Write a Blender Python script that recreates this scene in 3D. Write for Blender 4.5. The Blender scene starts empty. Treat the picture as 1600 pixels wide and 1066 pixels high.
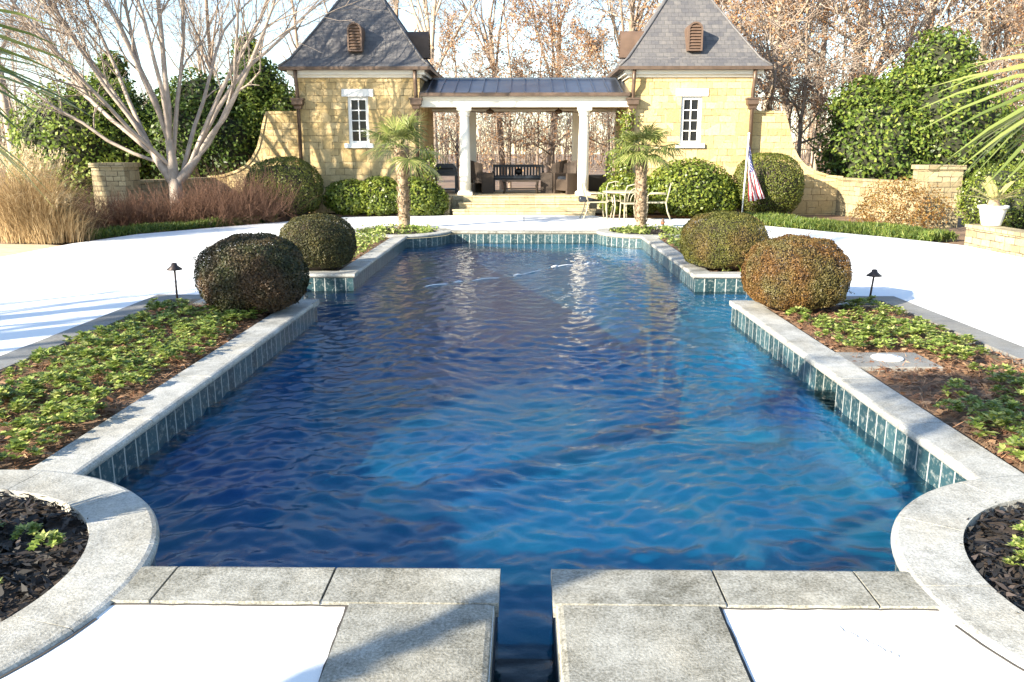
import bpy, math, random
import numpy as np
from mathutils import Vector, Matrix, noise
from mathutils.geometry import tessellate_polygon
PI = math.pi; R = math.radians
S = bpy.context.scene; COL = S.collection
random.seed(7)

# ------------------------------------------------------------ camera, sky, sun, exposure
F_PX = 1290.0
cam = bpy.data.cameras.new('camera'); cam.sensor_width = 36; cam.lens = 36*F_PX/1600
cam.clip_start = 0.05; cam.clip_end = 2000
co = bpy.data.objects.new('camera', cam); COL.objects.link(co)
co.location = (0, 0, 1.7); co.rotation_euler = (R(90-12.9), 0, R(0.82)); S.camera = co
SUN_AZ = R(231.5); SUN_EL = R(21.5)
w = bpy.data.worlds.new('World'); S.world = w; w.use_nodes = True
nt = w.node_tree; bg = nt.nodes['Background']
sk = nt.nodes.new('ShaderNodeTexSky'); sk.sky_type = 'NISHITA'; sk.sun_disc = False
sk.sun_elevation = SUN_EL; sk.sun_rotation = SUN_AZ; sk.air_density = 1.0; sk.dust_density = 0.3; sk.ozone_density = 1.6
nt.links.new(sk.outputs[0], bg.inputs[0]); bg.inputs[1].default_value = 0.11
sl = bpy.data.lights.new('sun', 'SUN'); sl.energy = 5.0; sl.angle = R(0.5); sl.color = (1, 0.9, 0.74)
so = bpy.data.objects.new('sun', sl); COL.objects.link(so)
sd = Vector((math.sin(SUN_AZ)*math.cos(SUN_EL), math.cos(SUN_AZ)*math.cos(SUN_EL), math.sin(SUN_EL)))
so.rotation_euler = sd.to_track_quat('Z', 'Y').to_euler(); so.location = (-20, -15, 20)
S.view_settings.view_transform = 'Standard'; S.view_settings.look = 'None'
S.view_settings.exposure = 1.8; S.view_settings.gamma = 1
S.cycles.max_bounces = 8; S.cycles.transparent_max_bounces = 12
S.cycles.caustics_reflective = False; S.cycles.caustics_refractive = False

# ------------------------------------------------------------ helpers
def wl(o):
    v = Vector((0, 0, 0))
    while o: v += o.location; o = o.parent
    return v
def tag(o, label=None, cat=None, group=None, kind=None):
    if label: o['label'] = label
    if cat: o['category'] = cat
    if group: o['group'] = group
    if kind: o['kind'] = kind
    return o
def thing(name, label, cat, loc=(0, 0, 0), group=None):
    o = bpy.data.objects.new(name, None); COL.objects.link(o); o.location = loc; o.empty_display_size = .1
    return tag(o, label, cat, group)
def link(name, me, mats, parent=None, loc=None):
    for m in (mats if isinstance(mats, (list, tuple)) else [mats]): me.materials.append(m)
    o = bpy.data.objects.new(name, me); COL.objects.link(o)
    if parent: o.parent = parent
    if loc: o.location = loc
    return o
def copy_tree(o, parent=None):
    c = o.copy(); COL.objects.link(c)
    if parent: c.parent = parent
    for ch in o.children: copy_tree(ch, c)
    return c

class MB:
    def __init__(s): s.v = []; s.f = []; s.m = []; s.sm = []
    def add(s, vs, fs, mi=0, smooth=False):
        b = len(s.v); s.v += [tuple(v) for v in vs]
        for f in fs: s.f.append([b+i for i in f]); s.m.append(mi); s.sm.append(smooth)
    def box(s, x0, x1, y0, y1, z0, z1, mi=0, bev=0):
        if x0 > x1: x0, x1 = x1, x0
        if y0 > y1: y0, y1 = y1, y0
        vs = [(x, y, z) for z in (z0, z1) for y in (y0, y1) for x in (x0, x1)]
        if bev:
            b = bev
            vs = [(x, y, z) for x, y, z in [(x0, y0, z0), (x1, y0, z0), (x1, y1, z0), (x0, y1, z0)]]
            vs += [(x0, y0, z1-b), (x1, y0, z1-b), (x1, y1, z1-b), (x0, y1, z1-b)]
            vs += [(x0+b, y0+b, z1), (x1-b, y0+b, z1), (x1-b, y1-b, z1), (x0+b, y1-b, z1)]
            s.add(vs, [(3, 2, 1, 0), (0, 1, 5, 4), (1, 2, 6, 5), (2, 3, 7, 6), (3, 0, 4, 7), (4, 5, 9, 8), (5, 6, 10, 9), (6, 7, 11, 10), (7, 4, 8, 11), (8, 9, 10, 11)], mi)
            return
        s.add(vs, [(0, 2, 3, 1), (4, 5, 7, 6), (0, 1, 5, 4), (2, 6, 7, 3), (0, 4, 6, 2), (1, 3, 7, 5)], mi)
    def bar(s, p, q, wd, ht, mi=0):     # rectangular bar between points
        p, q = Vector(p), Vector(q); d = (q-p).normalized()
        up = Vector((0, 0, 1)) if abs(d.z) < .95 else Vector((0, 1, 0))
        a = d.cross(up).normalized()*wd/2; b = a.cross(d).normalized()*ht/2
        vs = [p-a-b, p+a-b, p+a+b, p-a+b, q-a-b, q+a-b, q+a+b, q-a+b]
        s.add(vs, [(0, 1, 2, 3), (7, 6, 5, 4), (0, 4, 5, 1), (1, 5, 6, 2), (2, 6, 7, 3), (3, 7, 4, 0)], mi)
    def tube(s, pts, rad, n=6, mi=0, cap=True, smooth=True):
        pts = [Vector(p) for p in pts]; k = len(pts)
        if not isinstance(rad, (list, tuple)): rad = [rad]*k
        vs = []; ref = None
        for i, p in enumerate(pts):
            d = pts[min(i+1, k-1)]-pts[max(i-1, 0)]
            if d.length < 1e-9: d = Vector((0, 0, 1))
            d.normalize()
            if ref is None: ref = Vector((1, 0, 0)) if abs(d.x) < .8 else Vector((0, 1, 0))
            a = (ref-d*ref.dot(d)).normalized(); ref = a; b = d.cross(a)
            for j in range(n):
                t = 2*PI*j/n; vs.append(p+(a*math.cos(t)+b*math.sin(t))*rad[i])
        fs = [(i*n+j, i*n+(j+1) % n, (i+1)*n+(j+1) % n, (i+1)*n+j) for i in range(k-1) for j in range(n)]
        if cap: fs += [tuple(range(n-1, -1, -1)), tuple(range((k-1)*n, k*n))]
        s.add(vs, fs, mi, smooth)
    def lathe(s, c, prof, n=20, mi=0, smooth=True):   # prof: (r,z)
        k = len(prof); vs = [(c[0]+r*math.cos(2*PI*j/n), c[1]+r*math.sin(2*PI*j/n), c[2]+z) for r, z in prof for j in range(n)]
        fs = [(i*n+j, i*n+(j+1) % n, (i+1)*n+(j+1) % n, (i+1)*n+j) for i in range(k-1) for j in range(n)]
        fs += [tuple(range(n-1, -1, -1)), tuple(range((k-1)*n, k*n))]
        s.add(vs, fs, mi, smooth)
    def prism(s, poly, y0, y1, mi=0):   # poly in xz, ccw, extruded along y
        n = len(poly); vs = [(x, y0, z) for x, z in poly]+[(x, y1, z) for x, z in poly]
        tr = tessellate_polygon([[Vector((x, z, 0)) for x, z in poly]])
        fs = [tuple(t) for t in tr]+[tuple(i+n for i in reversed(t)) for t in tr]
        fs += [(i, i+n, (i+1) % n+n, (i+1) % n) for i in range(n)]
        s.add(vs, fs, mi)
    def build(s, name, mats, parent=None, loc=None, fixn=True):
        off = wl(parent) if parent else (Vector(loc) if loc else Vector((0, 0, 0)))
        me = bpy.data.meshes.new(name)
        me.from_pydata([tuple(Vector(v)-off) for v in s.v], [], s.f)
        me.polygons.foreach_set('material_index', s.m); me.polygons.foreach_set('use_smooth', s.sm)
        if fixn:
            import bmesh
            bm = bmesh.new(); bm.from_mesh(me); bmesh.ops.recalc_face_normals(bm, faces=bm.faces); bm.to_mesh(me); bm.free()
        uv = me.uv_layers.new(name='UVMap')
        for p in me.polygons:
            n = p.normal
            if abs(n.z) > .93: t = Vector((1, 0, 0)); b = Vector((0, 1, 0))
            else: t = Vector((-n.y, n.x, 0)).normalized(); b = n.cross(t)
            for li in p.loop_indices:
                c = me.vertices[me.loops[li].vertex_index].co+off
                uv.data[li].uv = (c.dot(t), c.dot(b))
        return link(name, me, mats, parent, loc if not parent else None)

def np_mesh(name, V, Fc, rnd=None, midx=None):
    me = bpy.data.meshes.new(name); V = np.asarray(V, dtype=np.float32); Fc = np.asarray(Fc, dtype=np.int32)
    k = Fc.shape[1]; n = len(Fc)
    me.vertices.add(len(V)); me.vertices.foreach_set('co', V.ravel())
    me.loops.add(n*k); me.loops.foreach_set('vertex_index', Fc.ravel())
    me.polygons.add(n); me.polygons.foreach_set('loop_start', np.arange(0, n*k, k, dtype=np.int32))
    me.polygons.foreach_set('loop_total', np.full(n, k, dtype=np.int32))
    if midx is not None: me.polygons.foreach_set('material_index', midx)
    me.update(calc_edges=True)
    if rnd is not None:
        a = me.attributes.new('rnd', 'FLOAT', 'FACE'); a.data.foreach_set('value', np.asarray(rnd, dtype=np.float32))
    return me
def unit(a): return a/np.maximum(np.linalg.norm(a, axis=1, keepdims=True), 1e-9)
def leaf_arrays(rg, C, N, L, W, lay=.6, fold=.15, axis=None):
    """diamond leaves at C whose faces look roughly along N"""
    n = len(C); A = rg.normal(size=(n, 3))*lay + (0 if axis is None else axis)
    N = unit(N+rg.normal(size=(n, 3))*lay*.8)
    A = unit(A-N*(A*N).sum(1, keepdims=True)); Sd = np.cross(N, A)
    L = (L*rg.uniform(.65, 1.25, n))[:, None]; W = (W*rg.uniform(.7, 1.2, n))[:, None]
    V = np.stack([C-A*L*.5, C+Sd*W*.5+N*W*fold, C+A*L*.5, C-Sd*W*.5+N*W*fold], 1).reshape(-1, 3)
    return V, np.arange(n*4).reshape(n, 4)
def leaves(name, rg, C, N, L, W, mat, parent=None, loc=None, lay=.6, rnd=None, axis=None):
    off = np.array(wl(parent) if parent else (loc or (0, 0, 0)))
    V, Fc = leaf_arrays(rg, C, N, L, W, lay, axis=axis)
    me = np_mesh(name, V-off, Fc, rg.uniform(0, 1, len(C)) if rnd is None else rnd)
    return link(name, me, mat, parent, loc if not parent else None)
def vnoise(P, sc, seed=0):
    return np.array([noise.noise(Vector(p)*sc+Vector((seed, seed*2.3, seed*.7))) for p in P])

# ------------------------------------------------------------ materials
def mat(name):
    m = bpy.data.materials.new(name); m.use_nodes = True
    return m, m.node_tree, m.node_tree.nodes['Principled BSDF']
def N_(t, ty, **k):
    n = t.nodes.new(ty)
    for a, b in k.items():
        if isinstance(a, str) and hasattr(n, a): setattr(n, a, b)
        else: n.inputs[a.replace('_', ' ')].default_value = b
    return n
def ramp(t, fac, stops):
    r = t.nodes.new('ShaderNodeValToRGB'); e = r.color_ramp.elements
    while len(e) < len(stops): e.new(.5)
    for i, (p, c) in enumerate(stops): e[i].position = p; e[i].color = (*c, 1)
    t.links.new(fac, r.inputs[0]); return r.outputs[0]
def mixc(t, fac, a, b, mode='MIX'):
    n = t.nodes.new('ShaderNodeMix'); n.data_type = 'RGBA'; n.blend_type = mode
    for s, v in ((n.inputs[0], fac), (n.inputs[6], a), (n.inputs[7], b)):
        if hasattr(v, 'is_output'): t.links.new(v, s)
        elif isinstance(v, (int, float)): s.default_value = v
        else: s.default_value = (*v, 1)
    return n.outputs[2]
def ntex(t, scale, detail=4, rough=.6, vec=None, coord='Object', dist=0):
    n = N_(t, 'ShaderNodeTexNoise', Scale=scale, Detail=detail, Roughness=rough, Distortion=dist)
    if vec is None:
        c = t.nodes.new('ShaderNodeTexCoord'); vec = c.outputs[coord]
    t.links.new(vec, n.inputs['Vector']); return n.outputs['Fac']
def bump(t, h, b, strength=.4, dist=.02):
    n = N_(t, 'ShaderNodeBump', Strength=strength, Distance=dist); t.links.new(h, n.inputs['Height']); t.links.new(n.outputs[0], b.inputs['Normal'])
def simple(name, col, rough=.5, metal=0, var=.15, sc=8, bs=.15):
    m, t, b = mat(name); f = ntex(t, sc, 5)
    c = ramp(t, f, [(.3, tuple(x*(1-var) for x in col)), (.7, tuple(min(1, x*(1+var)) for x in col))])
    t.links.new(c, b.inputs['Base Color']); b.inputs['Roughness'].default_value = rough; b.inputs['Metallic'].default_value = metal
    if bs: bump(t, f, b, bs, .01)
    return m
def leafmat(name, stops, trans=.3, rough=.5, patch=None, spec=.4):
    m, t, b = mat(name); a = N_(t, 'ShaderNodeAttribute', attribute_name='rnd')
    c = ramp(t, a.outputs['Fac'], stops)
    if patch:
        f = ntex(t, patch[0], 2); k = ramp(t, f, [(.42, (0, 0, 0)), (.62, (1, 1, 1))]); c = mixc(t, k, c, patch[1])
    t.links.new(c, b.inputs['Base Color']); b.inputs['Roughness'].default_value = rough; b.inputs['Specular IOR Level'].default_value = spec
    tr = t.nodes.new('ShaderNodeBsdfTranslucent'); t.links.new(c, tr.inputs[0])
    mx = t.nodes.new('ShaderNodeMixShader'); mx.inputs[0].default_value = trans
    t.links.new(b.outputs[0], mx.inputs[1]); t.links.new(tr.outputs[0], mx.inputs[2])
    t.links.new(mx.outputs[0], t.nodes['Material Output'].inputs[0]); return m

def stone_mat(name, cA, cB, mortar, bw=.42, rh=.19, ms=.008, seed=0.0):
    m, t, b = mat(name)
    uv = N_(t, 'ShaderNodeUVMap'); mp = N_(t, 'ShaderNodeMapping'); mp.inputs['Location'].default_value = (seed, seed*.37, 0)
    t.links.new(uv.outputs[0], mp.inputs[0])
    wn = N_(t, 'ShaderNodeTexNoise', Scale=3.0, Detail=2); t.links.new(mp.outputs[0], wn.inputs['Vector'])
    wv = N_(t, 'ShaderNodeVectorMath', operation='SCALE'); wv.inputs[3].default_value = .035; t.links.new(wn.outputs['Color'], wv.inputs[0])
    ad = N_(t, 'ShaderNodeVectorMath', operation='ADD'); t.links.new(mp.outputs[0], ad.inputs[0]); t.links.new(wv.outputs[0], ad.inputs[1])
    def brick(w_, h_, of, sq):
        br = t.nodes.new('ShaderNodeTexBrick'); br.offset = of; br.offset_frequency = 2; br.squash = sq; br.squash_frequency = 3
        t.links.new(ad.outputs[0], br.inputs['Vector'])
        for k, v in (('Scale', 1), ('Brick Width', w_), ('Row Height', h_), ('Mortar Size', ms), ('Mortar Smooth', .3)): br.inputs[k].default_value = v
        br.inputs['Color1'].default_value = (0, 0, 0, 1); br.inputs['Color2'].default_value = (1, 1, 1, 1); br.inputs['Mortar'].default_value = (.5, .5, .5, 1)
        return br
    b1 = brick(bw, rh, .43, .62); b2 = brick(bw*.83, rh*2, .31, 1.3)
    sel = ntex(t, 1.1, 1, .5, mp.outputs[0]); ss = ramp(t, sel, [(.5, (0, 0, 0)), (.51, (1, 1, 1))])
    col = mixc(t, ss, b1.outputs['Color'], b2.outputs['Color']); mo = mixc(t, ss, b1.outputs['Fac'], b2.outputs['Fac'])
    c = mixc(t, col, cA, cB)
    g = ntex(t, 14, 6, .7, mp.outputs[0]); gg = ramp(t, g, [(.25, (.72, .7, .66)), (.7, (1.12, 1.1, 1.06))]); c = mixc(t, 1.0, c, gg, 'MULTIPLY')
    brk = ntex(t, 5, 3, .6, mp.outputs[0]); bk = ramp(t, brk, [(.36, (.12, .12, .12)), (.55, (1, 1, 1))])
    mm = mixc(t, 1.0, mo, bk, 'MULTIPLY')
    c = mixc(t, mm, c, mortar); t.links.new(c, b.inputs['Base Color']); b.inputs['Roughness'].default_value = .85
    h = mixc(t, mm, g, (0, 0, 0)); bump(t, h, b, .8, .02); return m

M = {}
M['stone'] = stone_mat('golden ashlar stone', (.43, .315, .14), (.61, .475, .26), (.16, .115, .05), .4, .18, .008)
M['step'] = stone_mat('step stone', (.38, .31, .18), (.5, .42, .27), (.2, .15, .08), .7, .165, .006, 3)
M['greystone'] = stone_mat('weathered garden wall stone', (.26, .21, .12), (.42, .36, .22), (.08, .06, .035), .3, .12, .009, 5)
def slate():
    m, t, b = mat('roof slate'); uv = N_(t, 'ShaderNodeUVMap')
    br = t.nodes.new('ShaderNodeTexBrick'); t.links.new(uv.outputs[0], br.inputs['Vector'])
    for k, v in (('Scale', 1), ('Brick Width', .2), ('Row Height', .14), ('Mortar Size', .004), ('Mortar Smooth', .2)): br.inputs[k].default_value = v
    br.inputs['Color1'].default_value = (.09, .09, .095, 1); br.inputs['Color2'].default_value = (.14, .135, .13, 1); br.inputs['Mortar'].default_value = (.04, .038, .036, 1)
    g = ntex(t, 9, 5, .7, uv.outputs[0]); gg = ramp(t, g, [(.3, (.75, .75, .78)), (.7, (1.2, 1.15, 1.1))])
    t.links.new(mixc(t, 1.0, br.outputs[0], gg, 'MULTIPLY'), b.inputs[0]); b.inputs['Roughness'].default_value = .6
    bump(t, br.outputs['Fac'], b, -.5, .012); return m
M['slate'] = slate()
M['white'] = simple('cream painted wood', (.78, .74, .64), .5, 0, .05, 3, .05)
M['trim'] = simple('white window trim', (.8, .79, .75), .5, 0, .04, 3, .05)
M['copper'] = simple('aged copper', (.12, .08, .055), .45, .4, .25, 6, .1)
M['louver'] = simple('brown louver', (.12, .075, .05), .6, 0, .2, 5)
M['metalroof'] = simple('standing seam metal', (.13, .15, .19), .3, .75, .1, 3, .03)
M['ceiling'] = simple('tan ceiling board', (.42, .31, .17), .7)
M['dark'] = simple('dark iron', (.018, .018, .02), .45, .3)
M['wicker'] = simple('brown wicker', (.055, .038, .026), .75, 0, .4, 60, .4)
M['black'] = simple('black enamel', (.025, .03, .04), .35)
M['bronze'] = simple('dark bronze', (.06, .045, .04), .45, .5)
M['pvc'] = simple('white plastic', (.78, .79, .78), .4, 0, .06, 20)
M['iron_white'] = simple('cream wrought iron', (.38, .34, .24), .5, 0, .12, 20)
M['pot'] = simple('white glazed pot', (.75, .73, .66), .5, 0, .06, 4)
M['glass'] = simple('dark window glass', (.012, .013, .015), .12, 0, .1, 3, 0); M['glass'].node_tree.nodes['Principled BSDF'].inputs['Specular IOR Level'].default_value = .2
M['bark'] = simple('grey brown bark', (.24, .18, .13), .9, 0, .4, 5, .6)
M['palebark'] = simple('pale grey bark', (.4, .33, .25), .9, 0, .35, 4, .5)
M['darkbark'] = simple('dark wet bark', (.07, .055, .05), .9, 0, .3, 5, .5)
M['crape'] = simple('smooth pinkish bark', (.34, .28, .23), .75, 0, .25, 6, .2)
M['twig'] = simple('pink brown twigs', (.3, .24, .19), .8, 0, .25, 2, 0)
M['redtwig'] = simple('red brown twigs', (.17, .09, .055), .85, 0, .35, 2, 0)
M['magnA'] = leafmat('sunlit magnolia', [(0, (.05, .09, .015)), (.5, (.16, .23, .035)), (1, (.36, .4, .08))], .35, .45, None, .35)
M['palmtrunk'] = simple('palm fibre', (.3, .22, .14), .95, 0, .5, 18, .9)
M['soil'] = simple('dark soil', (.045, .032, .024), .95, 0, .5, 30, .8)
M['litter'] = simple('leaf litter', (.2, .125, .075), .95, 0, .45, 1.3, .6)
M['straw'] = leafmat('pine straw', [(0, (.12, .055, .03)), (.5, (.27, .14, .075)), (1, (.42, .27, .16))], .1, .8)
M['mulch'] = leafmat('black bark mulch', [(0, (.01, .009, .008)), (.7, (.03, .025, .022)), (1, (.09, .07, .06))], 0, .6)
M['boxA'] = leafmat('boxwood bronze green', [(0, (.022, .026, .008)), (.5, (.07, .068, .018)), (1, (.13, .1, .03))], .2, .55)
M['boxB'] = leafmat('boxwood rust', [(0, (.05, .026, .009)), (.5, (.15, .075, .02)), (1, (.23, .13, .035))], .2, .55, (2.4, (.12, .1, .03)))
M['boxC'] = leafmat('boxwood olive', [(0, (.045, .05, .01)), (.5, (.12, .125, .022)), (1, (.19, .17, .035))], .2, .55, (1.7, (.16, .11, .03)))
M['boxD'] = leafmat('boxwood dark', [(0, (.014, .02, .007)), (.5, (.042, .05, .016)), (1, (.09, .075, .03))], .2, .5, (2.2, (.1, .06, .03)))
M['clip'] = leafmat('clipped yew green', [(0, (.05, .07, .012)), (.5, (.11, .13, .02)), (1, (.18, .18, .03))], .25, .5)
M['hedge'] = leafmat('laurel green', [(0, (.06, .09, .012)), (.5, (.15, .2, .025)), (1, (.3, .32, .05))], .3, .4, None, .5)
M['holly'] = leafmat('holly green', [(0, (.035, .07, .012)), (.5, (.12, .18, .03)), (1, (.29, .33, .06))], .35, .45, None, .35)
M['magn'] = leafmat('magnolia green', [(0, (.02, .04, .01)), (.5, (.07, .12, .02)), (1, (.17, .22, .04))], .3, .45, None, .35)
M['pachy'] = leafmat('pachysandra', [(0, (.09, .15, .025)), (.5, (.26, .34, .07)), (1, (.52, .54, .2))], .35, .4)
M['cover'] = leafmat('low ground cover', [(0, (.05, .09, .015)), (.6, (.13, .19, .03)), (1, (.26, .28, .06))], .3, .5)
M['oakleaf'] = leafmat('dry oak leaves', [(0, (.28, .13, .05)), (.5, (.48, .25, .11)), (1, (.6, .4, .22))], .35, .6)
M['barbery'] = leafmat('bronze shrub leaves', [(0, (.12, .06, .015)), (.5, (.27, .14, .035)), (1, (.3, .24, .07))], .3, .6)
M['frond'] = leafmat('palm frond', [(0, (.08, .12, .03)), (.55, (.2, .24, .065)), (1, (.4, .39, .15))], .3, .35)
M['cycad'] = leafmat('dry sago fronds', [(0, (.38, .34, .14)), (1, (.55, .48, .22))], .3, .5)
M['grass'] = leafmat('tan ornamental grass', [(0, (.2, .13, .055)), (.5, (.4, .28, .14)), (1, (.6, .46, .26))], .3, .6)
M['plume'] = leafmat('pale grass plumes', [(0, (.6, .48, .28)), (1, (.75, .64, .42))], .35, .8)

def deck_mat():
    m, t, b = mat('white pool deck'); f = ntex(t, 1.2, 6, .65); g = ntex(t, 120, 3)
    c = ramp(t, f, [(.3, (.8, .8, .79)), (.7, (.86, .855, .84))]); t.links.new(c, b.inputs[0])
    b.inputs['Roughness'].default_value = .8; bump(t, g, b, .2, .004); return m
M['deck'] = deck_mat()
def coping_mat(name, lo, hi, bias=.5):
    m, t, b = mat(name); f = ntex(t, 2.2, 5, .65); g = ntex(t, 90, 3, .75); k = ntex(t, 14, 4, .7)
    s = N_(t, 'ShaderNodeMath', operation='MULTIPLY_ADD'); t.links.new(f, s.inputs[0]); s.inputs[1].default_value = .9
    s2 = N_(t, 'ShaderNodeMath', operation='MULTIPLY_ADD'); t.links.new(g, s2.inputs[0]); s2.inputs[1].default_value = 1.1; s2.inputs[2].default_value = bias-1.25
    t.links.new(s2.outputs[0], s.inputs[2])
    s3 = N_(t, 'ShaderNodeMath', operation='MULTIPLY_ADD'); t.links.new(k, s3.inputs[0]); s3.inputs[1].default_value = .5; t.links.new(s.outputs[0], s3.inputs[2])
    c = ramp(t, s3.outputs[0], [(.2, lo), (.8, hi)]); tn = ntex(t, 1.7, 4, .6, dist=.6); tk = ramp(t, tn, [(.45, (0, 0, 0)), (.7, (.35, .35, .35))])
    c = mixc(t, tk, c, mixc(t, 1.0, c, (1.0, .86, .62), 'MULTIPLY')); t.links.new(c, b.inputs[0]); b.inputs['Roughness'].default_value = .6
    bump(t, g, b, .5, .006); return m
M['coping'] = coping_mat('bluestone coping', (.12, .118, .1), (.5, .5, .47), .58)
M['slab'] = coping_mat('grainy bluestone slab', (.1, .095, .07), (.46, .455, .41), .46)
M['border'] = coping_mat('grey border stone', (.13, .13, .125), (.29, .29, .275), .5)
def tile_mat():
    m, t, b = mat('teal waterline tile'); uv = N_(t, 'ShaderNodeUVMap')
    br = t.nodes.new('ShaderNodeTexBrick'); br.offset = 0; t.links.new(uv.outputs[0], br.inputs['Vector'])
    for k, v in (('Scale', 1), ('Brick Width', .15), ('Row Height', .6), ('Mortar Size', .009), ('Mortar Smooth', .6)): br.inputs[k].default_value = v
    br.inputs['Color1'].default_value = (.016, .042, .05, 1); br.inputs['Color2'].default_value = (.042, .095, .11, 1); br.inputs['Mortar'].default_value = (.42, .43, .4, 1)
    f = ntex(t, 22, 4, .7, uv.outputs[0]); k = ramp(t, f, [(.52, (0, 0, 0)), (.72, (.7, .7, .7))])
    t.links.new(mixc(t, k, br.outputs[0], (.4, .42, .39)), b.inputs[0]); b.inputs['Roughness'].default_value = .3; return m
M['tile'] = tile_mat()
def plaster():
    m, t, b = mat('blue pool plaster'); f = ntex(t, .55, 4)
    t.links.new(ramp(t, f, [(.35, (.008, .23, .6)), (.65, (.03, .42, .58))]), b.inputs[0]); b.inputs['Roughness'].default_value = .9; return m  # teal patches over the blue paint sunlit caustic light into the plaster colour
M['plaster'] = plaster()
def water_mat():
    m, t, b = mat('pool water'); t.nodes.remove(b)
    n1 = ntex(t, 22, 3, .6); bp = N_(t, 'ShaderNodeBump', Strength=.18, Distance=.012); t.links.new(n1, bp.inputs['Height'])
    gm = t.nodes.new('ShaderNodeNewGeometry'); ior = N_(t, 'ShaderNodeMath', operation='MULTIPLY_ADD'); ior.inputs[1].default_value = 1/1.34-1.34; ior.inputs[2].default_value = 1.34
    t.links.new(gm.outputs['Backfacing'], ior.inputs[0])     # same reflectance from above and from below
    fr = N_(t, 'ShaderNodeFresnel', IOR=1.34); t.links.new(ior.outputs[0], fr.inputs['IOR']); t.links.new(bp.outputs[0], fr.inputs['Normal'])
    gl = N_(t, 'ShaderNodeBsdfGlossy', Roughness=.02); t.links.new(bp.outputs[0], gl.inputs['Normal'])
    tp = t.nodes.new('ShaderNodeBsdfTransparent'); tp.inputs[0].default_value = (.62, .88, .96, 1)
    rf = N_(t, 'ShaderNodeBsdfRefraction', Roughness=.3, IOR=1.33); rf.inputs[0].default_value = (.62, .88, .96, 1); t.links.new(bp.outputs[0], rf.inputs['Normal'])
    tr = t.nodes.new('ShaderNodeMixShader'); tr.inputs[0].default_value = .68; t.links.new(tp.outputs[0], tr.inputs[1]); t.links.new(rf.outputs[0], tr.inputs[2])
    mx = t.nodes.new('ShaderNodeMixShader'); t.links.new(fr.outputs[0], mx.inputs[0]); t.links.new(tr.outputs[0], mx.inputs[1]); t.links.new(gl.outputs[0], mx.inputs[2])
    t.links.new(mx.outputs[0], t.nodes['Material Output'].inputs[0]); return m
M['water'] = water_mat()

# ------------------------------------------------------------ setting: ground, deck, pool
CX, CY0, CY1, RO, RI = 2.77, 3.0, 18.2, 1.2, .91     # planter rings
PX, NY, FY = 2.4, 3.15, 18.05                        # pool half width, near and far edge
RX, RY0, RY1 = 3.5, 9.55, 11.6                       # side recesses
def arc(cx, cy, r, a0, a1, n=24): return [(cx+r*math.cos(R(a0+(a1-a0)*i/n)), cy+r*math.sin(R(a0+(a1-a0)*i/n))) for i in range(n+1)]
def right_pool(o=0.0):    # right half outline, near to far, offset o outward
    r = RO-o; a = math.degrees(math.asin((NY-o-CY0)/r)); pts = arc(CX, CY0, r, 180-a, 90+math.degrees(math.asin((CX-PX-o)/r)))
    pts += [(PX+o, RY0-o), (RX+o, RY0-o), (RX+o, RY1+o), (PX+o, RY1+o)]
    b = math.degrees(math.asin((CY1-FY-o)/r)); pts += arc(CX, CY1, r, 270-math.degrees(math.asin((CX-PX-o)/r)), 180+b)
    return pts
rp = right_pool(.03)
outline = rp+[(-x, y) for x, y in reversed(rp)]
def sheet(name, polys, z, m, kind='structure'):
    vs = [(x, y, z) for p in polys for x, y in p]
    tr = tessellate_polygon([[Vector((x, y, 0)) for x, y in p] for p in polys])
    mb = MB(); mb.add(vs, [tuple(t) for t in tr])
    mb2 = mb.build(name, m, fixn=False)
    for p in mb2.data.polygons:
        if p.normal.z < 0: p.flip()
    return tag(mb2, kind=kind)
hr = [(.13, -1.5), (.13, 2.9)]+[(x, y) for x, y in arc(CX, CY0, 1.1, 185, 360, 24)]+[(4.35, 3.0), (4.35, 9.8), (3.7, 9.8), (3.7, 11.35), (4.35, 11.35), (4.35, 18.2)]+arc(CX, CY1, 1.1, 0, 175, 24)+[(1.5, 18.3)]
hole = hr+[(-x+(.02 if abs(x) < .2 else 0), y) for x, y in reversed(hr)]
deck_out = [(8.24, -8), (8.24, 15.5), (7.54, 16.9), (6.25, 18.86), (5.5, 20.0), (5.0, 21.2), (4.7, 21.7), (2.3, 22.0), (1.9, 22.85), (-2.4, 22.85), (-5.34, 22.07), (-6.03, 20.6), (-7.2, 18.9), (-8.19, 17.46), (-8.6, 15.6), (-8.68, 13.5), (-9.6, 10), (-10, -8)]
sheet('pool_deck', [deck_out, hole], 0, M['deck'])
sheet('ground', [[(-500, -300), (500, -300), (500, 700), (-500, 700)], hole], -.05, M['litter'])

sheet('path', [[(-8.66, 13.3), (-8.62, 15.4), (-9.2, 15.7), (-30, 16.5), (-30, 6), (-9.85, 6), (-9.6, 10)]], -.02, simple('pale sandy verge', (.5, .4, .27), .95, 0, .2, 4, .4))
prof = [(.29, -.06), (.29, 0), (.03, 0), (.012, -.005), (.002, -.018), (0, -.032), (.004, -.046), (.02, -.06)]
def sweep(mb, pts, nrm, z, smooth=False, wid=.29):
    k = len(prof); vs = []
    for (x, y), (nx, ny) in zip(pts, nrm):
        for o, h in prof:
            if o > .2: o = wid
            vs.append((x+nx*o, y+ny*o, z+h))
    n = len(pts); fs = [(i*k+j, i*k+(j+1) % k, (i+1)*k+(j+1) % k, (i+1)*k+j) for i in range(n-1) for j in range(k)]
    fs += [tuple(range(k)), tuple(range((n-1)*k+k-1, (n-1)*k-1, -1))]; mb.add(vs, fs)
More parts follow.
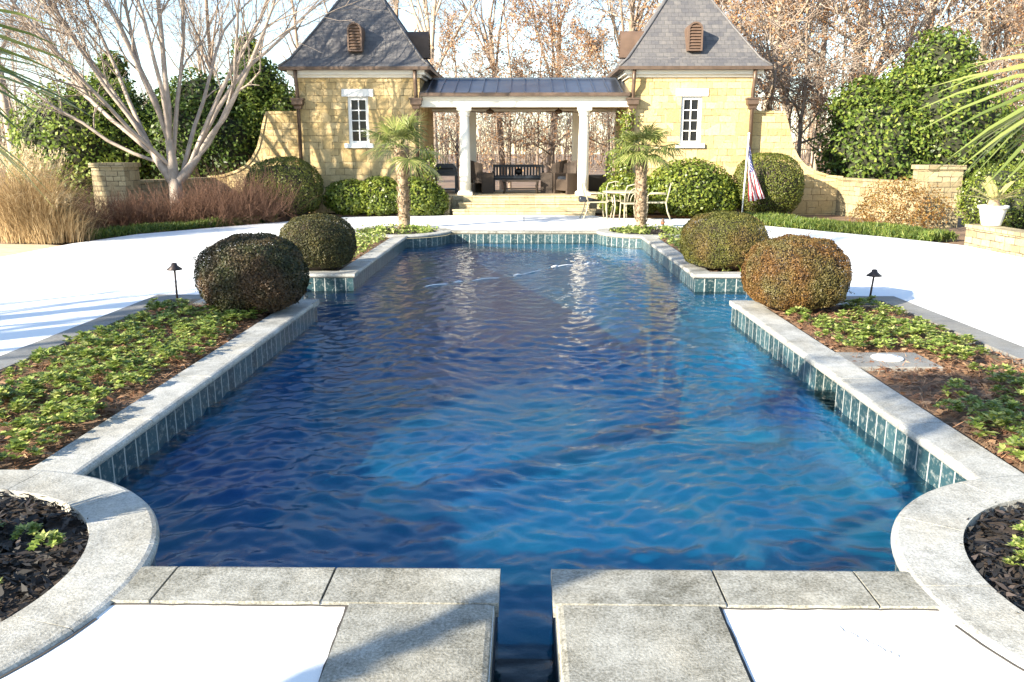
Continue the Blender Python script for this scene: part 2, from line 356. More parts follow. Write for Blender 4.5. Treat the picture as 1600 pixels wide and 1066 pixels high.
def straight(mb, p, q, nrm, z=.014, step=1.15, wid=.29):
    p, q = Vector(p), Vector(q); L = (q-p).length; n = max(1, round(L/step)); g = .004/L
    for i in range(n):
        a, b = p.lerp(q, i/n+g), p.lerp(q, (i+1)/n-g); sweep(mb, [a, b], [nrm]*2, z+random.uniform(-.001, .001), wid=wid)
cop = MB()
for s in (1, -1):
    straight(cop, (s*PX, 4.02), (s*PX, RY0-.292), (s, 0)); straight(cop, (s*PX, RY1+.292), (s*PX, 17.2), (s, 0))
    straight(cop, (s*PX, RY0), (s*(RX+.29), RY0), (0, -1)); straight(cop, (s*PX, RY1), (s*(RX+.29), RY1), (0, 1))
    straight(cop, (s*RX, RY0+.002), (s*RX, RY1-.002), (s, 0))
    for cy in (CY0, CY1):
        n = 11
        for i in range(n):
            a0 = 360*i/n+16+.12; a1 = 360*(i+1)/n+16-.12
            pts = arc(s*CX, cy, RO, a0, a1, 8); nr = [(-math.cos(R(a0+(a1-a0)*j/8)), -math.sin(R(a0+(a1-a0)*j/8))) for j in range(9)]
            sweep(cop, pts, nr, .019)
tag(cop.build('pool_coping', M['coping']), kind='structure')
cop = MB()
for a, b in ((-1.68, -1.44), (-1.436, -.78), (-.776, -.09), (.115, .78), (.784, 1.36), (1.364, 1.68)):
    sweep(cop, [(a+.003, NY), (b-.003, NY)], [(0, -1)]*2, .014)
for a, b in ((-1.68, -.6), (-.6, .6), (.6, 1.68)): sweep(cop, [(a+.003, FY), (b-.003, FY)], [(0, 1)]*2, .014)
# slabs beside the runnel with rounded inner edge
for s, e in ((-1, -.105), (1, .125)):
    sweep(cop, [(e, -1.4), (e, 1.4)], [(s, 0)]*2, .012, wid=.53); sweep(cop, [(e, 1.41), (e, 2.852)], [(s, 0)]*2, .012, wid=.56 if s < 0 else .62)
tag(cop.build('coping_slabs', M['slab']), kind='structure')
bd = MB()
for s in (1, -1):
    for y0, y1 in ((3.4, 9.55), (11.9, 17.6)):
        k = 4
        for i in range(k): bd.box(s*4.17, s*4.45, y0+(y1-y0)*i/k+.003, y0+(y1-y0)*(i+1)/k-.003, -.05, .01)
    bd.box(s*3.8, s*4.45, 9.553, 9.86, -.05, .01); bd.box(s*3.8, s*4.45, 11.3, 11.6, -.05, .01)
tag(bd.build('stone_border', M['border']), kind='structure')
jt = MB()
def crack(pts, wd=.006):
    for a, b in zip(pts[:-1], pts[1:]): jt.bar((*a, .0025), (*b, .0025), wd, .003)
def jag(a, b, n=18, amp=.0035):
    return [(a[0]+(b[0]-a[0])*i/n+random.uniform(-amp, amp), a[1]+(b[1]-a[1])*i/n+random.uniform(-amp, amp)) for i in range(n+1)]
crack(jag((-.672, 2.845), (-.66, 2.0)), .012); crack(jag((.752, 2.845), (.76, 2.0)), .012)
crack(jag((-1.62, 2.852), (-.65, 2.852)), .008); crack(jag((.74, 2.852), (1.6, 2.855)), .007)
jt_dark = jt; jt = MB(); crack(jag((1.13, 2.76), (1.3, 2.55), 22, .007), .0025); crack(jag((1.33, 2.55), (1.42, 2.52), 12, .004), .002); crack(jag((.85, 2.6), (.93, 2.58), 9, .004), .002)
tag(jt.build('hairline_crack', simple('hairline crack', (.3, .29, .27), .9)), kind='structure'); jt = jt_dark
for s in (1, -1):
    pts = arc(s*CX, CY0, 1.205, 0, 360, 60); crack([p for p in pts if p[1] < 2.85 and abs(p[0]) < 2.7], .009)
    crack(jag((s*4.458, 3.4), (s*4.458, 9.86), 20, .001), .008)
    crack([(s*4.46, 6.6), (s*8.2, 6.6)], .005); crack([(s*4.46, 13), (s*8.2, 13)], .005)
crack([(0, 18.36), (0, 22.8)], .012)
tag(jt.build('deck_joint', simple('dark joint', (.06, .055, .05), .9)), kind='structure')

# pool walls
def wallstrip(mb, pts, z0, z1, u0=0):
    u = u0
    for a, b in zip(pts[:-1], pts[1:]):
        L = math.dist(a, b); mb.append((a, b, z0, z1, u, u+L)); u += L
tl, pl = [], []
op = outline+[outline[0]]
segs = list(zip(op[:-1], op[1:])); u = 0
for a, b in segs:
    L = math.dist(a, b); parts = [(a, b, -.05, -.45)]
    if abs(a[0]-(PX+.03)) < .01 and abs(b[0]-(PX+.03)) < .01 and 3.5 < a[1] < 5:      # skimmer mouth in right wall
        parts = [(a, (a[0], 6.2), -.05, -.45), ((a[0], 6.2), (a[0], 6.66), -.36, -.45), ((a[0], 6.66), b, -.05, -.45)]
    if abs(a[1]-b[1]) < .01 and abs(a[0]) < 1.7 and a[1] < 4 and a[0]*b[0] < 0:        # runnel mouth in near wall
        parts = [(a, (-.105, a[1]), -.05, -.45), ((-.105, a[1]), (.125, a[1]), -.4, -.45), ((.125, a[1]), b, -.05, -.45)]
    for p, q, z1, z0 in parts:
        l = math.dist(p, q); tl.append((p, q, z0, z1, u, u+l)); u += l
    pl.append((a, b, -2.5, -.45, 0, L))
def strip_obj(name, lst, m):
    vs, fs, uvs = [], [], []
    for a, b, z0, z1, u0, u1 in lst:
        i = len(vs); vs += [(*a, z0), (*b, z0), (*b, z1), (*a, z1)]; fs.append((i, i+1, i+2, i+3)); uvs += [(u0, z0+.55), (u1, z0+.55), (u1, z1+.55), (u0, z1+.55)]
    me = bpy.data.meshes.new(name); me.from_pydata(vs, [], fs); uv = me.uv_layers.new(name='UVMap')
    for i, q in enumerate(uvs): uv.data[i].uv = q
    return tag(link(name, me, m), kind='structure')
X0 = PX+.03
tl += [((X0+.14, 6.66), (X0, 6.66), -.45, -.05, 0, .3), ((X0+.14, 6.2), (X0, 6.2), -.45, -.05, 0, .3), ((X0+.14, 6.2), (X0+.14, 6.66), -.45, -.05, 0, .4)]
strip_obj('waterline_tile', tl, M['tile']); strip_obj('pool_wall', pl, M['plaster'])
ys_ = [3.0, 6.0, 7.5, 9.0, 10.5, 12.0, 18.3]; zs_ = [-.6, -.66, -1.0, -1.6, -2.1, -2.4, -2.45]     # shallow near end falling to a deep far end
fl = MB(); fl.add([(x, y, z) for y, z in zip(ys_, zs_) for x in (-3.7, 3.7)], [(i*2, i*2+1, i*2+3, i*2+2) for i in range(len(ys_)-1)], 0, True)
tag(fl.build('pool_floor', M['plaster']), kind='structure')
ch = MB()
ch.box(-.135, -.108, -1.4, 3.1, -.5, -.05); ch.box(.128, .155, -1.4, 3.1, -.5, -.05); ch.box(-.14, .16, -1.4, 3.12, -.6, -.5)
ch.box(-.14, .16, -1.45, -1.4, -.6, 0)
tag(ch.build('runnel', simple('dark wet runnel stone', (.03, .045, .06), .6, 0, .3, 12)), kind='structure')

# water surface: summed ripples
def make_water():
    rg = np.random.default_rng(3)
    xs = np.arange(-3.56, 3.57, .02); ys = np.concatenate([np.arange(-1.38, 8, .02), np.arange(8, 18.1, .036)])
    Xg, Yg = np.meshgrid(xs, ys); Zg = np.zeros_like(Xg)
    wx = Xg+.12*np.sin(Yg*1.7+Xg*.6)+.06*np.sin(Yg*4.1-Xg*2.2); wy = Yg+.12*np.sin(Xg*2.1+1)+.07*np.sin(Xg*4.7+Yg*1.3)
    for i in range(70):
        lam = .07*(1.024**i)*rg.uniform(.9, 1.1); th = rg.normal(1.8, .7)
        k = 2*PI/lam; Zg += (.0125*lam)*(.5 if lam > .4 else 1)*np.sin(k*(wx*math.cos(th)+wy*math.sin(th))+rg.uniform(0, 6.28))
    amp = .62+.3*np.sin(Xg*1.3+Yg*.8)*np.sin(Yg*.9-Xg*.7+2)
    # a slow eddy where the jets push, seen at the near right
    Zg = Zg*amp*.6*(1-.5*np.clip((Yg-6)/6, 0, 1))-.235
    V = np.stack([Xg, Yg, Zg], -1).reshape(-1, 3); ny, nx = Xg.shape
    i = np.arange((ny-1)*(nx-1)); r, c = i//(nx-1), i % (nx-1); a = r*nx+c
    keep = ~((V[a, 1] < 3.0) & (np.abs(V[a, 0]-.01) > .16))
    a = a[keep]
    me = np_mesh('water', V, np.stack([a, a+1, a+nx+1, a+nx], 1)); me.polygons.foreach_set('use_smooth', np.ones(len(a), dtype=bool))
    tag(link('water', me, M['water']), kind='structure')
make_water()

# planting beds
for s in (1, -1):
    ring = [p for p in arc(s*CX, CY0, 1.08, 0, 360, 90) if 2.6 < s*p[0] < 4.2 and p[1] > 3.3]; ring.sort(key=lambda p: s*p[0])
    sheet('bed_soil', [[(s*2.6, 9.4), *ring, (s*4.2, 9.4)] if s > 0 else [(s*4.2, 9.4), *reversed(ring), (s*2.6, 9.4)]], -.025, M['litter'])
    ring = [p for p in arc(s*CX, CY1, 1.08, 0, 360, 90) if 2.6 < s*p[0] < 4.2 and p[1] < 18.0]; ring.sort(key=lambda p: s*p[0])
    sheet('bed_soil', [[(s*2.6, 11.75), *ring, (s*4.2, 11.75)]], -.025, M['litter'])
    for cy in (CY0, CY1): sheet('bed_soil', [arc(s*CX, cy, .95, 0, 360, 40)[:-1]], -.03, M['soil'])
rg = np.random.default_rng(11)
def in_bed(x, y, s, far=False):
    if not (2.74 < s*x < 4.14): return False
    cy = CY1 if far else CY0
    if math.dist((x, y), (s*CX, cy)) < RO+.04: return False
    return (11.95 < y < 17.6) if far else (3.6 < y < 9.3)
def straw(name, s, n, y0, y1, far=False):
    P = []
    while len(P) < n:
        x = s*random.uniform(2.7, 4.15); y = random.uniform(y0, y1)
        if in_bed(x, y, s, far): P.append((x, y, random.uniform(-.02, .012)))
    C = np.array(P); Nn = np.tile([0, 0, 1.], (n, 1)); k = n*4//5
    V, Fc = leaf_arrays(rg, C[:k], Nn[:k], .16, .006, .35); V2, F2 = leaf_arrays(rg, C[k:], Nn[k:], .07, .045, .35)
    tag(link(name, np_mesh(name, np.vstack([V, V2]), np.vstack([Fc, F2+len(V)]), rg.uniform(0, 1, n)), M['straw']), kind='stuff')
straw('pine_straw', -1, 9000, 3.6, 9.3); straw('pine_straw', 1, 9000, 3.6, 9.3); straw('pine_straw', -1, 2500, 11.9, 17.6, True); straw('pine_straw', 1, 2500, 11.9, 17.6, True)
for s in (1, -1):
    for cy, n in ((CY0, 3800), (CY1, 1200)):
        r = .93*np.sqrt(rg.uniform(0, 1, n)); a = rg.uniform(0, 6.283, n)
        C = np.stack([s*CX+r*np.cos(a), cy+r*np.sin(a), rg.uniform(-.03, .012, n)], 1)
        V, Fc = leaf_arrays(rg, C, np.tile([0, 0, 1.], (n, 1)), .075, .022, .5)
        tag(link('bark_mulch', np_mesh('bark_mulch', V, Fc, rg.uniform(0, 1, n)**2), M['mulch']), kind='stuff')

# pachysandra plants
def pachy_mesh(seed, sc=1.0):
    g = np.random.default_rng(seed); Cs, Ax, Ns = [], [], []
    for st in range(g.integers(15, 21)):
        a = g.uniform(0, 6.28); r = .09*math.sqrt(g.uniform(0, 1)); h = .135-r*.75+g.uniform(-.03, .02); c = np.array([r*math.cos(a), r*math.sin(a), h])
        for lv in range(7):
            b = lv*2*PI/7+g.uniform(-.3, .3); el = g.uniform(.05, .6); d = np.array([math.cos(b)*math.cos(el), math.sin(b)*math.cos(el), math.sin(el)])
            Cs.append(c+d*.021); Ax.append(d); Ns.append(np.array([-math.cos(b)*math.sin(el), -math.sin(b)*math.sin(el), math.cos(el)]))
    Cs, Ax, Ns = map(np.array, (Cs, Ax, Ns)); V, Fc = leaf_arrays(g, Cs*sc, Ns, .05*sc, .024*sc, .2, .2, Ax*2)
    return np_mesh('pachysandra', V, Fc, g.uniform(0, 1, len(Cs)))
pm = [pachy_mesh(i) for i in range(6)]
for m_ in pm: m_.materials.append(M['pachy'])
def pachy(x, y, label, group, sc, z=-.02):
    o = bpy.data.objects.new('pachysandra', random.choice(pm)); COL.objects.link(o); o.location = (x, y, z)
    o.rotation_euler = (random.uniform(-.12, .12), random.uniform(-.12, .12), random.uniform(0, 6.28)); o.scale = (sc, sc, sc*.92)
    tag(o, label, 'ground cover plant', group)
for s, n, dmin in ((-1, 165, .17), (1, 125, .17)):
    pts = []; tries = 0
    while len(pts) < n and tries < 30000:
        tries += 1; x = s*random.uniform(2.82, 3.98); y = random.uniform(3.9, 9.2)
        if not in_bed(x, y, s): continue
        if math.dist((x, y), (s*3.02, 9.05)) < .62: continue
        if s > 0 and (2.6 < x < 3.55 and 5.75 < y < 7.1): continue
        if noise.noise(Vector((x*1.7, y*1.7, 2))) < (-.2 if s > 0 else -.36): continue
        if all(math.dist(p, (x, y)) > dmin for p in pts): pts.append((x, y))
    for x, y in pts:
        pachy(x, y, 'small leafy pachysandra plant in the long mulched bed %s' % ('left of the pool' if s < 0 else 'by the skimmer lid'), 'pachysandra in the %s long bed' % ('left' if s < 0 else 'right'), random.uniform(.7, 1.35))
for s, pp in ((-1, [(-2.1, 3.32), (-2.25, 3.42), (-2.35, 3.2), (-2.45, 3.45), (-2.15, 2.95), (-2.5, 2.9), (-2.3, 3.05)]), (1, [(2.1, 3.22), (2.2, 3.35), (2.3, 3.5), (2.14, 2.9), (2.4, 3.2), (2.5, 3.6)])):
    for x, y in pp: pachy(x, y, 'small green pachysandra plant in the black mulch of the near %s round bed' % ('left' if s < 0 else 'right'), 'pachysandra in the near %s round bed' % ('left' if s < 0 else 'right'), random.uniform(.55, .8))
# far beds and round beds: low cover nobody could count
def cover(name, C, N, L, W, m): return tag(leaves(name, rg, C, N, L, W, M[m]), kind='stuff')
for s in (1, -1):
    C = []
    while len(C) < 2600:
        x = s*random.uniform(2.75, 4.12); y = random.uniform(11.95, 17.3)
        if in_bed(x, y, s, True) and noise.noise(Vector((x*4, y*4, 1))) > -.2: C.append((x, y, random.uniform(0, .12)))
    cover('ground_cover', np.array(C), np.tile([0, 0, 1.], (len(C), 1)), .08, .045, 'pachy')
    C = []
    while len(C) < 900:
        a = random.uniform(0, 6.28); r = random.uniform(.3, .9); x, y = s*CX+r*math.cos(a), CY1+r*math.sin(a)
        if noise.noise(Vector((x*3, y*3, 5))) > 0: C.append((x, y, random.uniform(0, .1)))
    cover('ground_cover', np.array(C), np.tile([0, 0, 1.], (len(C), 1)), .08, .045, 'pachy')

# ------------------------------------------------------------ pool house
TX, TH, TY0, TY1, WH = 4.63, 1.73, 23.8, 27.25, 3.7
ph = thing('pool_house', 'golden stone pool house with two slate roofed towers joined by a columned breezeway', 'pool house', (0, 25.5, 0))
def arch_vent(parent, sx, place):
    # local frame: u across, w outward from roof face, z up
    def P(u, w, z): return place(u, w, z)
    def bx(mb, u0, u1, w0, w1, z0, z1):
        vs = [P(u, w, z) for z in (z0, z1) for w in (w0, w1) for u in (u0, u1)]
        mb.add(vs, [(0, 2, 3, 1), (4, 5, 7, 6), (0, 1, 5, 4), (2, 6, 7, 3), (0, 4, 6, 2), (1, 3, 7, 5)])
    hw, zb, zs = .2, 4.38, 4.93
    mb = MB(); n = 10
    out = [(hw, zb)]+[(hw*math.cos(R(180*i/n)), zs+hw*math.sin(R(180*i/n))) for i in range(n+1)]+[(-hw, zb)]
    inn = [(hw-.045, zb+.04)]+[((hw-.045)*math.cos(R(180*i/n)), zs+(hw-.045)*math.sin(R(180*i/n))) for i in range(n+1)]+[(-hw+.045, zb+.04)]
    k = len(out); vs = []
    for pl_, w in ((out, 0), (inn, 0), (out, -1.0), (inn, -.06)): vs += [P(u, w, z) for u, z in pl_]
    fs = []
    for i in range(k):
        j = (i+1) % k
        fs += [(i, j, k+j, k+i), (i, 2*k+i, 2*k+j, j), (k+i, k+j, 3*k+j, 3*k+i)]
    fs.append(tuple(range(3*k, 4*k))); mb.add(vs, fs)
    v = mb.build('louvered_vent', M['louver'], parent)
    sl_ = MB()
    for i in range(8):
        z = zb+.08+i*.078; h = hw-.05 if z < zs else math.sqrt(max(.001, (hw-.05)**2-(z-zs)**2))
        vs = [P(-h, -.05, z+.05), P(h, -.05, z+.05), P(h, -.005, z), P(-h, -.005, z), P(-h, -.05, z+.035), P(h, -.05, z+.035), P(h, -.005, z-.015), P(-h, -.005, z-.015)]
        sl_.add(vs, [(0, 1, 2, 3), (7, 6, 5, 4), (3, 2, 6, 7)])
    sl_.build('slats', M['louver'], v)
for s in (-1, 1):
    x0, x1 = s*TX-TH, s*TX+TH; T = .35; wx0, wx1, wz0, wz1 = s*TX-.29, s*TX+.29, 1.9, 3.2
    b = MB()
    b.box(x0, wx0, TY0, TY0+T, 0, WH); b.box(wx1, x1, TY0, TY0+T, 0, WH); b.box(wx0, wx1, TY0, TY0+T, 0, wz0); b.box(wx0, wx1, TY0, TY0+T, wz1, WH)
    b.box(x0, x0+T, TY0+T, TY1-T, 0, WH); b.box(x1-T, x1, TY0+T, TY1-T, 0, WH); b.box(x0, x1, TY1-T, TY1, 0, WH)
    b.build('stone_wall', M['stone'], ph)
    wf = MB(); Y = TY0+.06
    wf.box(wx0, wx0+.09, Y, Y+.12, wz0+.03, wz1); wf.box(wx1-.09, wx1, Y, Y+.12, wz0+.03, wz1); wf.box(wx0+.09, wx1-.09, Y, Y+.12, wz1-.09, wz1); wf.box(wx0+.09, wx1-.09, Y, Y+.12, wz0+.03, wz0+.1)
    wn = wf.build('window', M['trim'], ph)
    g = MB(); g.box(wx0+.09, wx1-.09, Y+.06, Y+.07, wz0+.1, wz1-.09); g.build('pane', M['glass'], wn)
    mu = MB(); cx = s*TX; mu.box(cx-.014, cx+.014, Y+.02, Y+.058, wz0+.1, wz1-.09)
    for i in range(1, 4):
        z = wz0+.1+(wz1-wz0-.19)*i/4
        mu.box(wx0+.09, cx-.014, Y+.022, Y+.056, z-.014, z+.014); mu.box(cx+.014, wx1-.09, Y+.022, Y+.056, z-.014, z+.014)
    mu.build('muntins', M['trim'], wn)
    li = MB(); li.box(cx-.44, cx+.44, TY0-.03, TY0+.2, wz1, wz1+.2); li.build('lintel', M['trim'], wn)
    si = MB(); si.box(cx-.4, cx+.4, TY0-.07, TY0+.15, wz0-.09, wz0+.03); si.build('sill', M['trim'], wn)
    # cornice, gutter, roof
    c = MB()
    for (o, z0, z1) in ((.06, 3.7, 3.77), (.16, 3.77, 3.88)): c.box(x0-o, x1+o, TY0-o, TY1+o, z0 if z0 > 3.6 else z0, z1)
    c.build('cornice', M['white'], ph)
    e = .34; gt = MB(); gt.box(x0-e, x1+e, TY0-e, TY1+e, 3.88, 3.965); gu = gt.build('gutter', M['copper'], ph)
    rf = MB(); cy = (TY0+TY1)/2; cxx = (x0+x1)/2; lev = [(TH+.33, 3.965), (TH+.06, 4.2), (1.2, 5.03), (.06, 6.72)]
    vs = []
    for r_, z in lev: vs += [(cxx-r_, cy-r_, z), (cxx+r_, cy-r_, z), (cxx+r_, cy+r_, z), (cxx-r_, cy+r_, z)]
    fs = [(i*4+j, i*4+(j+1) % 4, i*4+4+(j+1) % 4, i*4+4+j) for i in range(3) for j in range(4)]+[(12, 13, 14, 15), (3, 2, 1, 0)]
    rf.add(vs, fs); ro = rf.build('tower_roof', M['slate'], ph)
    hp = MB()
    for sx_, sy_ in ((-1, -1), (1, -1), (1, 1), (-1, 1)):
        hp.tube([(cxx+sx_*r_, cy+sy_*r_, z+.01) for r_, z in lev], .035, 5)
    hp.build('hip_cap', M['slate'], ro)
    arch_vent(ro, s, lambda u, w_, z: (cxx+u, TY0-.12-w_, z))
    xi = cxx-s*(TH+.12)
    arch_vent(ro, s, lambda u, w_, z: (xi-s*w_, cy+u, z))
    for xx in (x0+.09, x1-.09):
        d = MB(); yy = TY0-.12
        d.tube([(xx, yy-.12, 3.9), (xx, yy-.1, 3.6), (xx, yy, 3.35), (xx, yy, .1)], .052, 10)
        dn = d.build('downspout', M['copper'], ph)
        h = MB(); vs = []
        for w_, z in ((.09, 2.86), (.1, 2.93), (.15, 2.98), (.15, 3.1), (.18, 3.1), (.18, 3.15)): vs += [(xx-w_, yy-w_*.8, z), (xx+w_, yy-w_*.8, z), (xx+w_, yy+.1, z), (xx-w_, yy+.1, z)]
        h.add(vs, [(i*4+j, i*4+(j+1) % 4, i*4+4+(j+1) % 4, i*4+4+j) for i in range(5) for j in range(4)]+[(20, 21, 22, 23), (3, 2, 1, 0)])
        h.build('leader_head', M['copper'], dn)
BX = TX-TH
b = MB(); b.box(-BX+.002, BX-.002, 23.82, 24.16, 2.92, 3.14); b.box(-BX+.002, BX-.002, 23.78, 24.16, 3.14, 3.22); b.box(-BX+.002, BX-.002, 26.8, 27.1, 2.92, 3.22)
b.build('beam', M['white'], ph)
b = MB(); b.box(-BX+.004, BX-.004, 24.16, 26.8, 3.0, 3.06); b.build('ceiling', M['ceiling'], ph)
b = MB(); b.box(-BX+.004, BX-.004, 23.6, 23.78, 3.2, 3.29); b.build('canopy_gutter', M['copper'], ph)
b = MB()
prf = [(23.62, 3.29), (25.5, 3.8), (27.35, 3.29), (27.35, 3.22), (23.79, 3.22)]
vs = [(-BX+.003, y, z) for y, z in prf]+[(BX-.003, y, z) for y, z in prf]; b.add(vs, [(0, 5, 6, 1), (1, 6, 7, 2), (2, 7, 8, 3), (3, 8, 9, 4), (4, 9, 5, 0), (0, 1, 2, 3, 4), (9, 8, 7, 6, 5)])
cr = b.build('canopy_roof', M['metalroof'], ph)
b = MB()
for i in range(15):
    x = -BX+.2+i*(2*BX-.4)/14; b.bar((x, 23.6, 3.3), (x, 25.5, 3.815), .022, .05)
b.box(-BX+.01, BX-.01, 25.44, 25.56, 3.78, 3.835); b.build('seams', M['metalroof'], cr)
for s in (-1, 1):
    b = MB(); x = s*1.68
    b.lathe((x, 24.0, .62), [(.155, 0), (.158, .5), (.15, 1.2), (.128, 2.05)], 24); cl = b.build('column', M['white'], ph)
    b = MB(); b.box(x-.21, x+.21, 23.79, 24.21, .5, .58, bev=.01); b.lathe((x, 24, .58), [(.2, 0), (.205, .02), (.17, .04)], 24); b.build('base', M['white'], cl)
    b = MB(); b.lathe((x, 24, 2.67), [(.13, 0), (.15, .02), (.15, .05), (.14, .06), (.17, .14), (.2, .16)], 24); b.box(x-.2, x+.2, 23.825, 24.155, 2.83, 2.918); b.build('capital', M['white'], cl)
    b = MB(); b.box(s*1.52, s*1.82, 26.82, 27.08, .5, 2.918); b.build('rear_pillar', M['white'], ph)
b = MB(); b.box(-BX+.003, BX-.003, 23.75, 27.3, 0, .5); b.build('floor_slab', M['step'], ph)
b = MB()
for i, (y0, xw) in enumerate(((22.85, 1.95), (23.15, 1.8), (23.45, 1.7))):
    y1 = (23.15, 23.45, 23.748)[i]
    b.box(-xw, xw, y0, y1, -.05, .165*(i+1)-.04, 0); b.box(-xw-.02, xw+.02, y0-.03, y1+(.0 if i == 2 else -.031), .165*(i+1)-.04, .165*(i+1))
b.build('stone_steps', M['step'], ph)
b = MB(); b.box(-2.9, -2.05, 22.95, 23.74, -.05, .42); b.box(-2.93, -2.02, 22.92, 23.742, .42, .48); b.build('step_pier', M['greystone'], ph)

# garden walls
def swoop(s, label):
    o = thing('garden_wall', label, 'garden wall', (s*7.2, 24, 0))
    cv = [(7.22, 2.74), (7.3, 2.45), (7.38, 2.15), (7.5, 1.8), (7.68, 1.5), (7.9, 1.28), (8.2, 1.12), (8.6, 1.0), (9.0, .96)]
    b = MB(); poly = [(s*x, z) for x, z in [(6.365, -.05), (9.0, -.05)]+cv[::-1]+[(6.365, 2.74)]]
    if s < 0: poly = poly[::-1]
    b.prism(poly, 23.9, 24.2); b.build('wall_body', M['stone'], o)
    c = MB(); path = [(6.37, 2.75)]+cv
    vs = []
    for i, (x, z) in enumerate(path):
        a = path[max(0, i-1)]; q = path[min(len(path)-1, i+1)]; dx, dz = q[0]-a[0], q[1]-a[1]; l = math.hypot(dx, dz); nx, nz = -dz/l, dx/l
        for y, t in ((23.87, .0), (23.87, .07), (24.23, .07), (24.23, .0)): vs.append((s*(x-nx*t*-1 if False else x+abs(nx)*t), y, z+nz*t))
    n = len(path); c.add(vs, [(i*4+j, i*4+(j+1) % 4, i*4+4+(j+1) % 4, i*4+4+j) for i in range(n-1) for j in range(4)]+[(0, 1, 2, 3), (n*4-1, n*4-2, n*4-3, n*4-4)])
    c.build('cap_stone', M['stone'], o)
swoop(-1, 'golden stone wall swooping down from the left tower'); swoop(1, 'golden stone wall swooping down from the right tower')
def low_wall(p, q, h, label, name='low_wall', th=.3, m='greystone'):
    o = thing(name, label, 'low wall', ((p[0]+q[0])/2, (p[1]+q[1])/2, 0)); b = MB()
    b.bar((*p, h/2-.05), (*q, h/2-.05), th, h); b.build('wall_body', M[m], o)
    b = MB(); b.bar((*p, h-.015), (*q, h-.015), th+.06, .06); b.build('cap_stone', M[m], o)
low_wall((-9.02, 23.95), (-10.0, 20.8), .98, 'low stone wall between the left swooping wall and the left pier')
low_wall((9.02, 23.95), (9.75, 20.4), .98, 'low stone wall behind the bronze shrub on the right')
def pier(x, y, h, label):
    o = thing('stone_pier', label, 'stone pier', (x, y, 0)); w_ = .4
    b = MB(); b.box(x-w_, x+w_, y-w_, y+w_, -.05, h-.1); b.build('pier_body', M['greystone'], o)
    b = MB(); b.box(x-w_-.04, x+w_+.04, y-w_-.04, y+w_+.04, h-.1, h); b.build('cap_stone', M['greystone'], o)
pier(-10.05, 20.6, 1.44, 'square stone pier standing among brown twiggy shrubs at left'); pier(9.85, 20.2, 1.4, 'square stone pier beside the clipped hedge at right')
low_wall((8.42, 15.6), (8.42, 8.0), .38, 'low stone planter wall carrying the white pot', 'planter_wall', .34)

# ------------------------------------------------------------ vegetation builders
def blob_points(rg, n, f, inner=.18):
    """n points on star-shaped surface; f(dirs)->radius vector scale (n,3) centre included by caller"""
    D = unit(rg.normal(size=(n, 3))); return D
def round_bush(name, label, cat, x, y, r, h, m, n, leaf=(.03, .018), lump=.05, z0=0.0, top=.55, flat=.0, group=None, seed=1):
    rg = np.random.default_rng(seed); o = thing(name, label, cat, (x, y, z0), group)
    D = unit(rg.normal(size=(int(n*1.5), 3))); D = D[D[:, 2] > -.75][:n]; n = len(D)
    cz = h*.46; rz_up, rz_dn = h-cz, cz+.02
    pw = 2.5   # superellipsoid: boxier than a sphere
    s = (np.abs(D[:, 0])**pw+np.abs(D[:, 1])**pw+np.abs(D[:, 2])**pw)**(-1/pw)
    P = D*s[:, None]
    nz = vnoise(D, 2.3, seed)*.6+vnoise(D, 6, seed+3)*.4
    k = 1+lump*nz*2.1-np.abs(rg.normal(0, .03, n))-(rg.uniform(0, 1, n) < .25)*rg.uniform(0, .12, n)
    Pw = np.stack([P[:, 0]*r*k, P[:, 1]*r*k, cz+np.where(P[:, 2] > 0, P[:, 2]*rz_up, P[:, 2]*rz_dn)*k], 1)
    Nn = unit(np.stack([D[:, 0], D[:, 1], D[:, 2]*.9+.15], 1))
    sp = rg.integers(0, n, 26)                         # a few unclipped sprigs standing out of the outline
    for q in sp:
        dq = np.linalg.norm(D-D[q], axis=1) < .035; Pw[dq] += D[q]*rg.uniform(0, .075, (dq.sum(), 1))
    C = Pw+np.array([x, y, z0])
    rn = np.clip(rg.normal(.5, .22, n)+vnoise(D, 4, seed+9)*.35, 0, 1)
    leaves('foliage', rg, C, Nn, leaf[0], leaf[1], M[m], o, lay=.75, rnd=rn)
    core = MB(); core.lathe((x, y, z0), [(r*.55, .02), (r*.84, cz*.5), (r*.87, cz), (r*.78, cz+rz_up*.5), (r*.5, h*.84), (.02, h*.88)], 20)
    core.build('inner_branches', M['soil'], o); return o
round_bush('boxwood_ball', 'dark green clipped boxwood ball by the left path light at the pool edge', 'boxwood', -2.93, 8.85, .55, .83, 'boxD', 38000, (.024, .016), .06, seed=1)
round_bush('boxwood_ball', 'bronze green boxwood ball farther back on the left of the pool', 'boxwood', -3.05, 12.2, .54, .81, 'boxA', 30000, (.024, .016), .04, seed=2)
round_bush('boxwood_ball', 'rusty brown clipped boxwood ball near the right path light', 'boxwood', 3.0, 9.1, .55, .8, 'boxB', 40000, (.022, .013), .06, seed=3)
round_bush('boxwood_ball', 'olive green boxwood ball farther back on the right of the pool', 'boxwood', 2.98, 12.4, .63, .84, 'boxC', 36000, (.023, .013), .04, seed=4)
round_bush('clipped_shrub', 'large round clipped green shrub before the left swooping wall', 'shrub', -6.4, 22.3, .98, 1.56, 'clip', 16000, (.05, .03), .05, seed=5)
round_bush('clipped_shrub', 'large round clipped green shrub behind the flag', 'shrub', 6.55, 22.7, .9, 1.68, 'clip', 16000, (.05, .03), .03, seed=6)

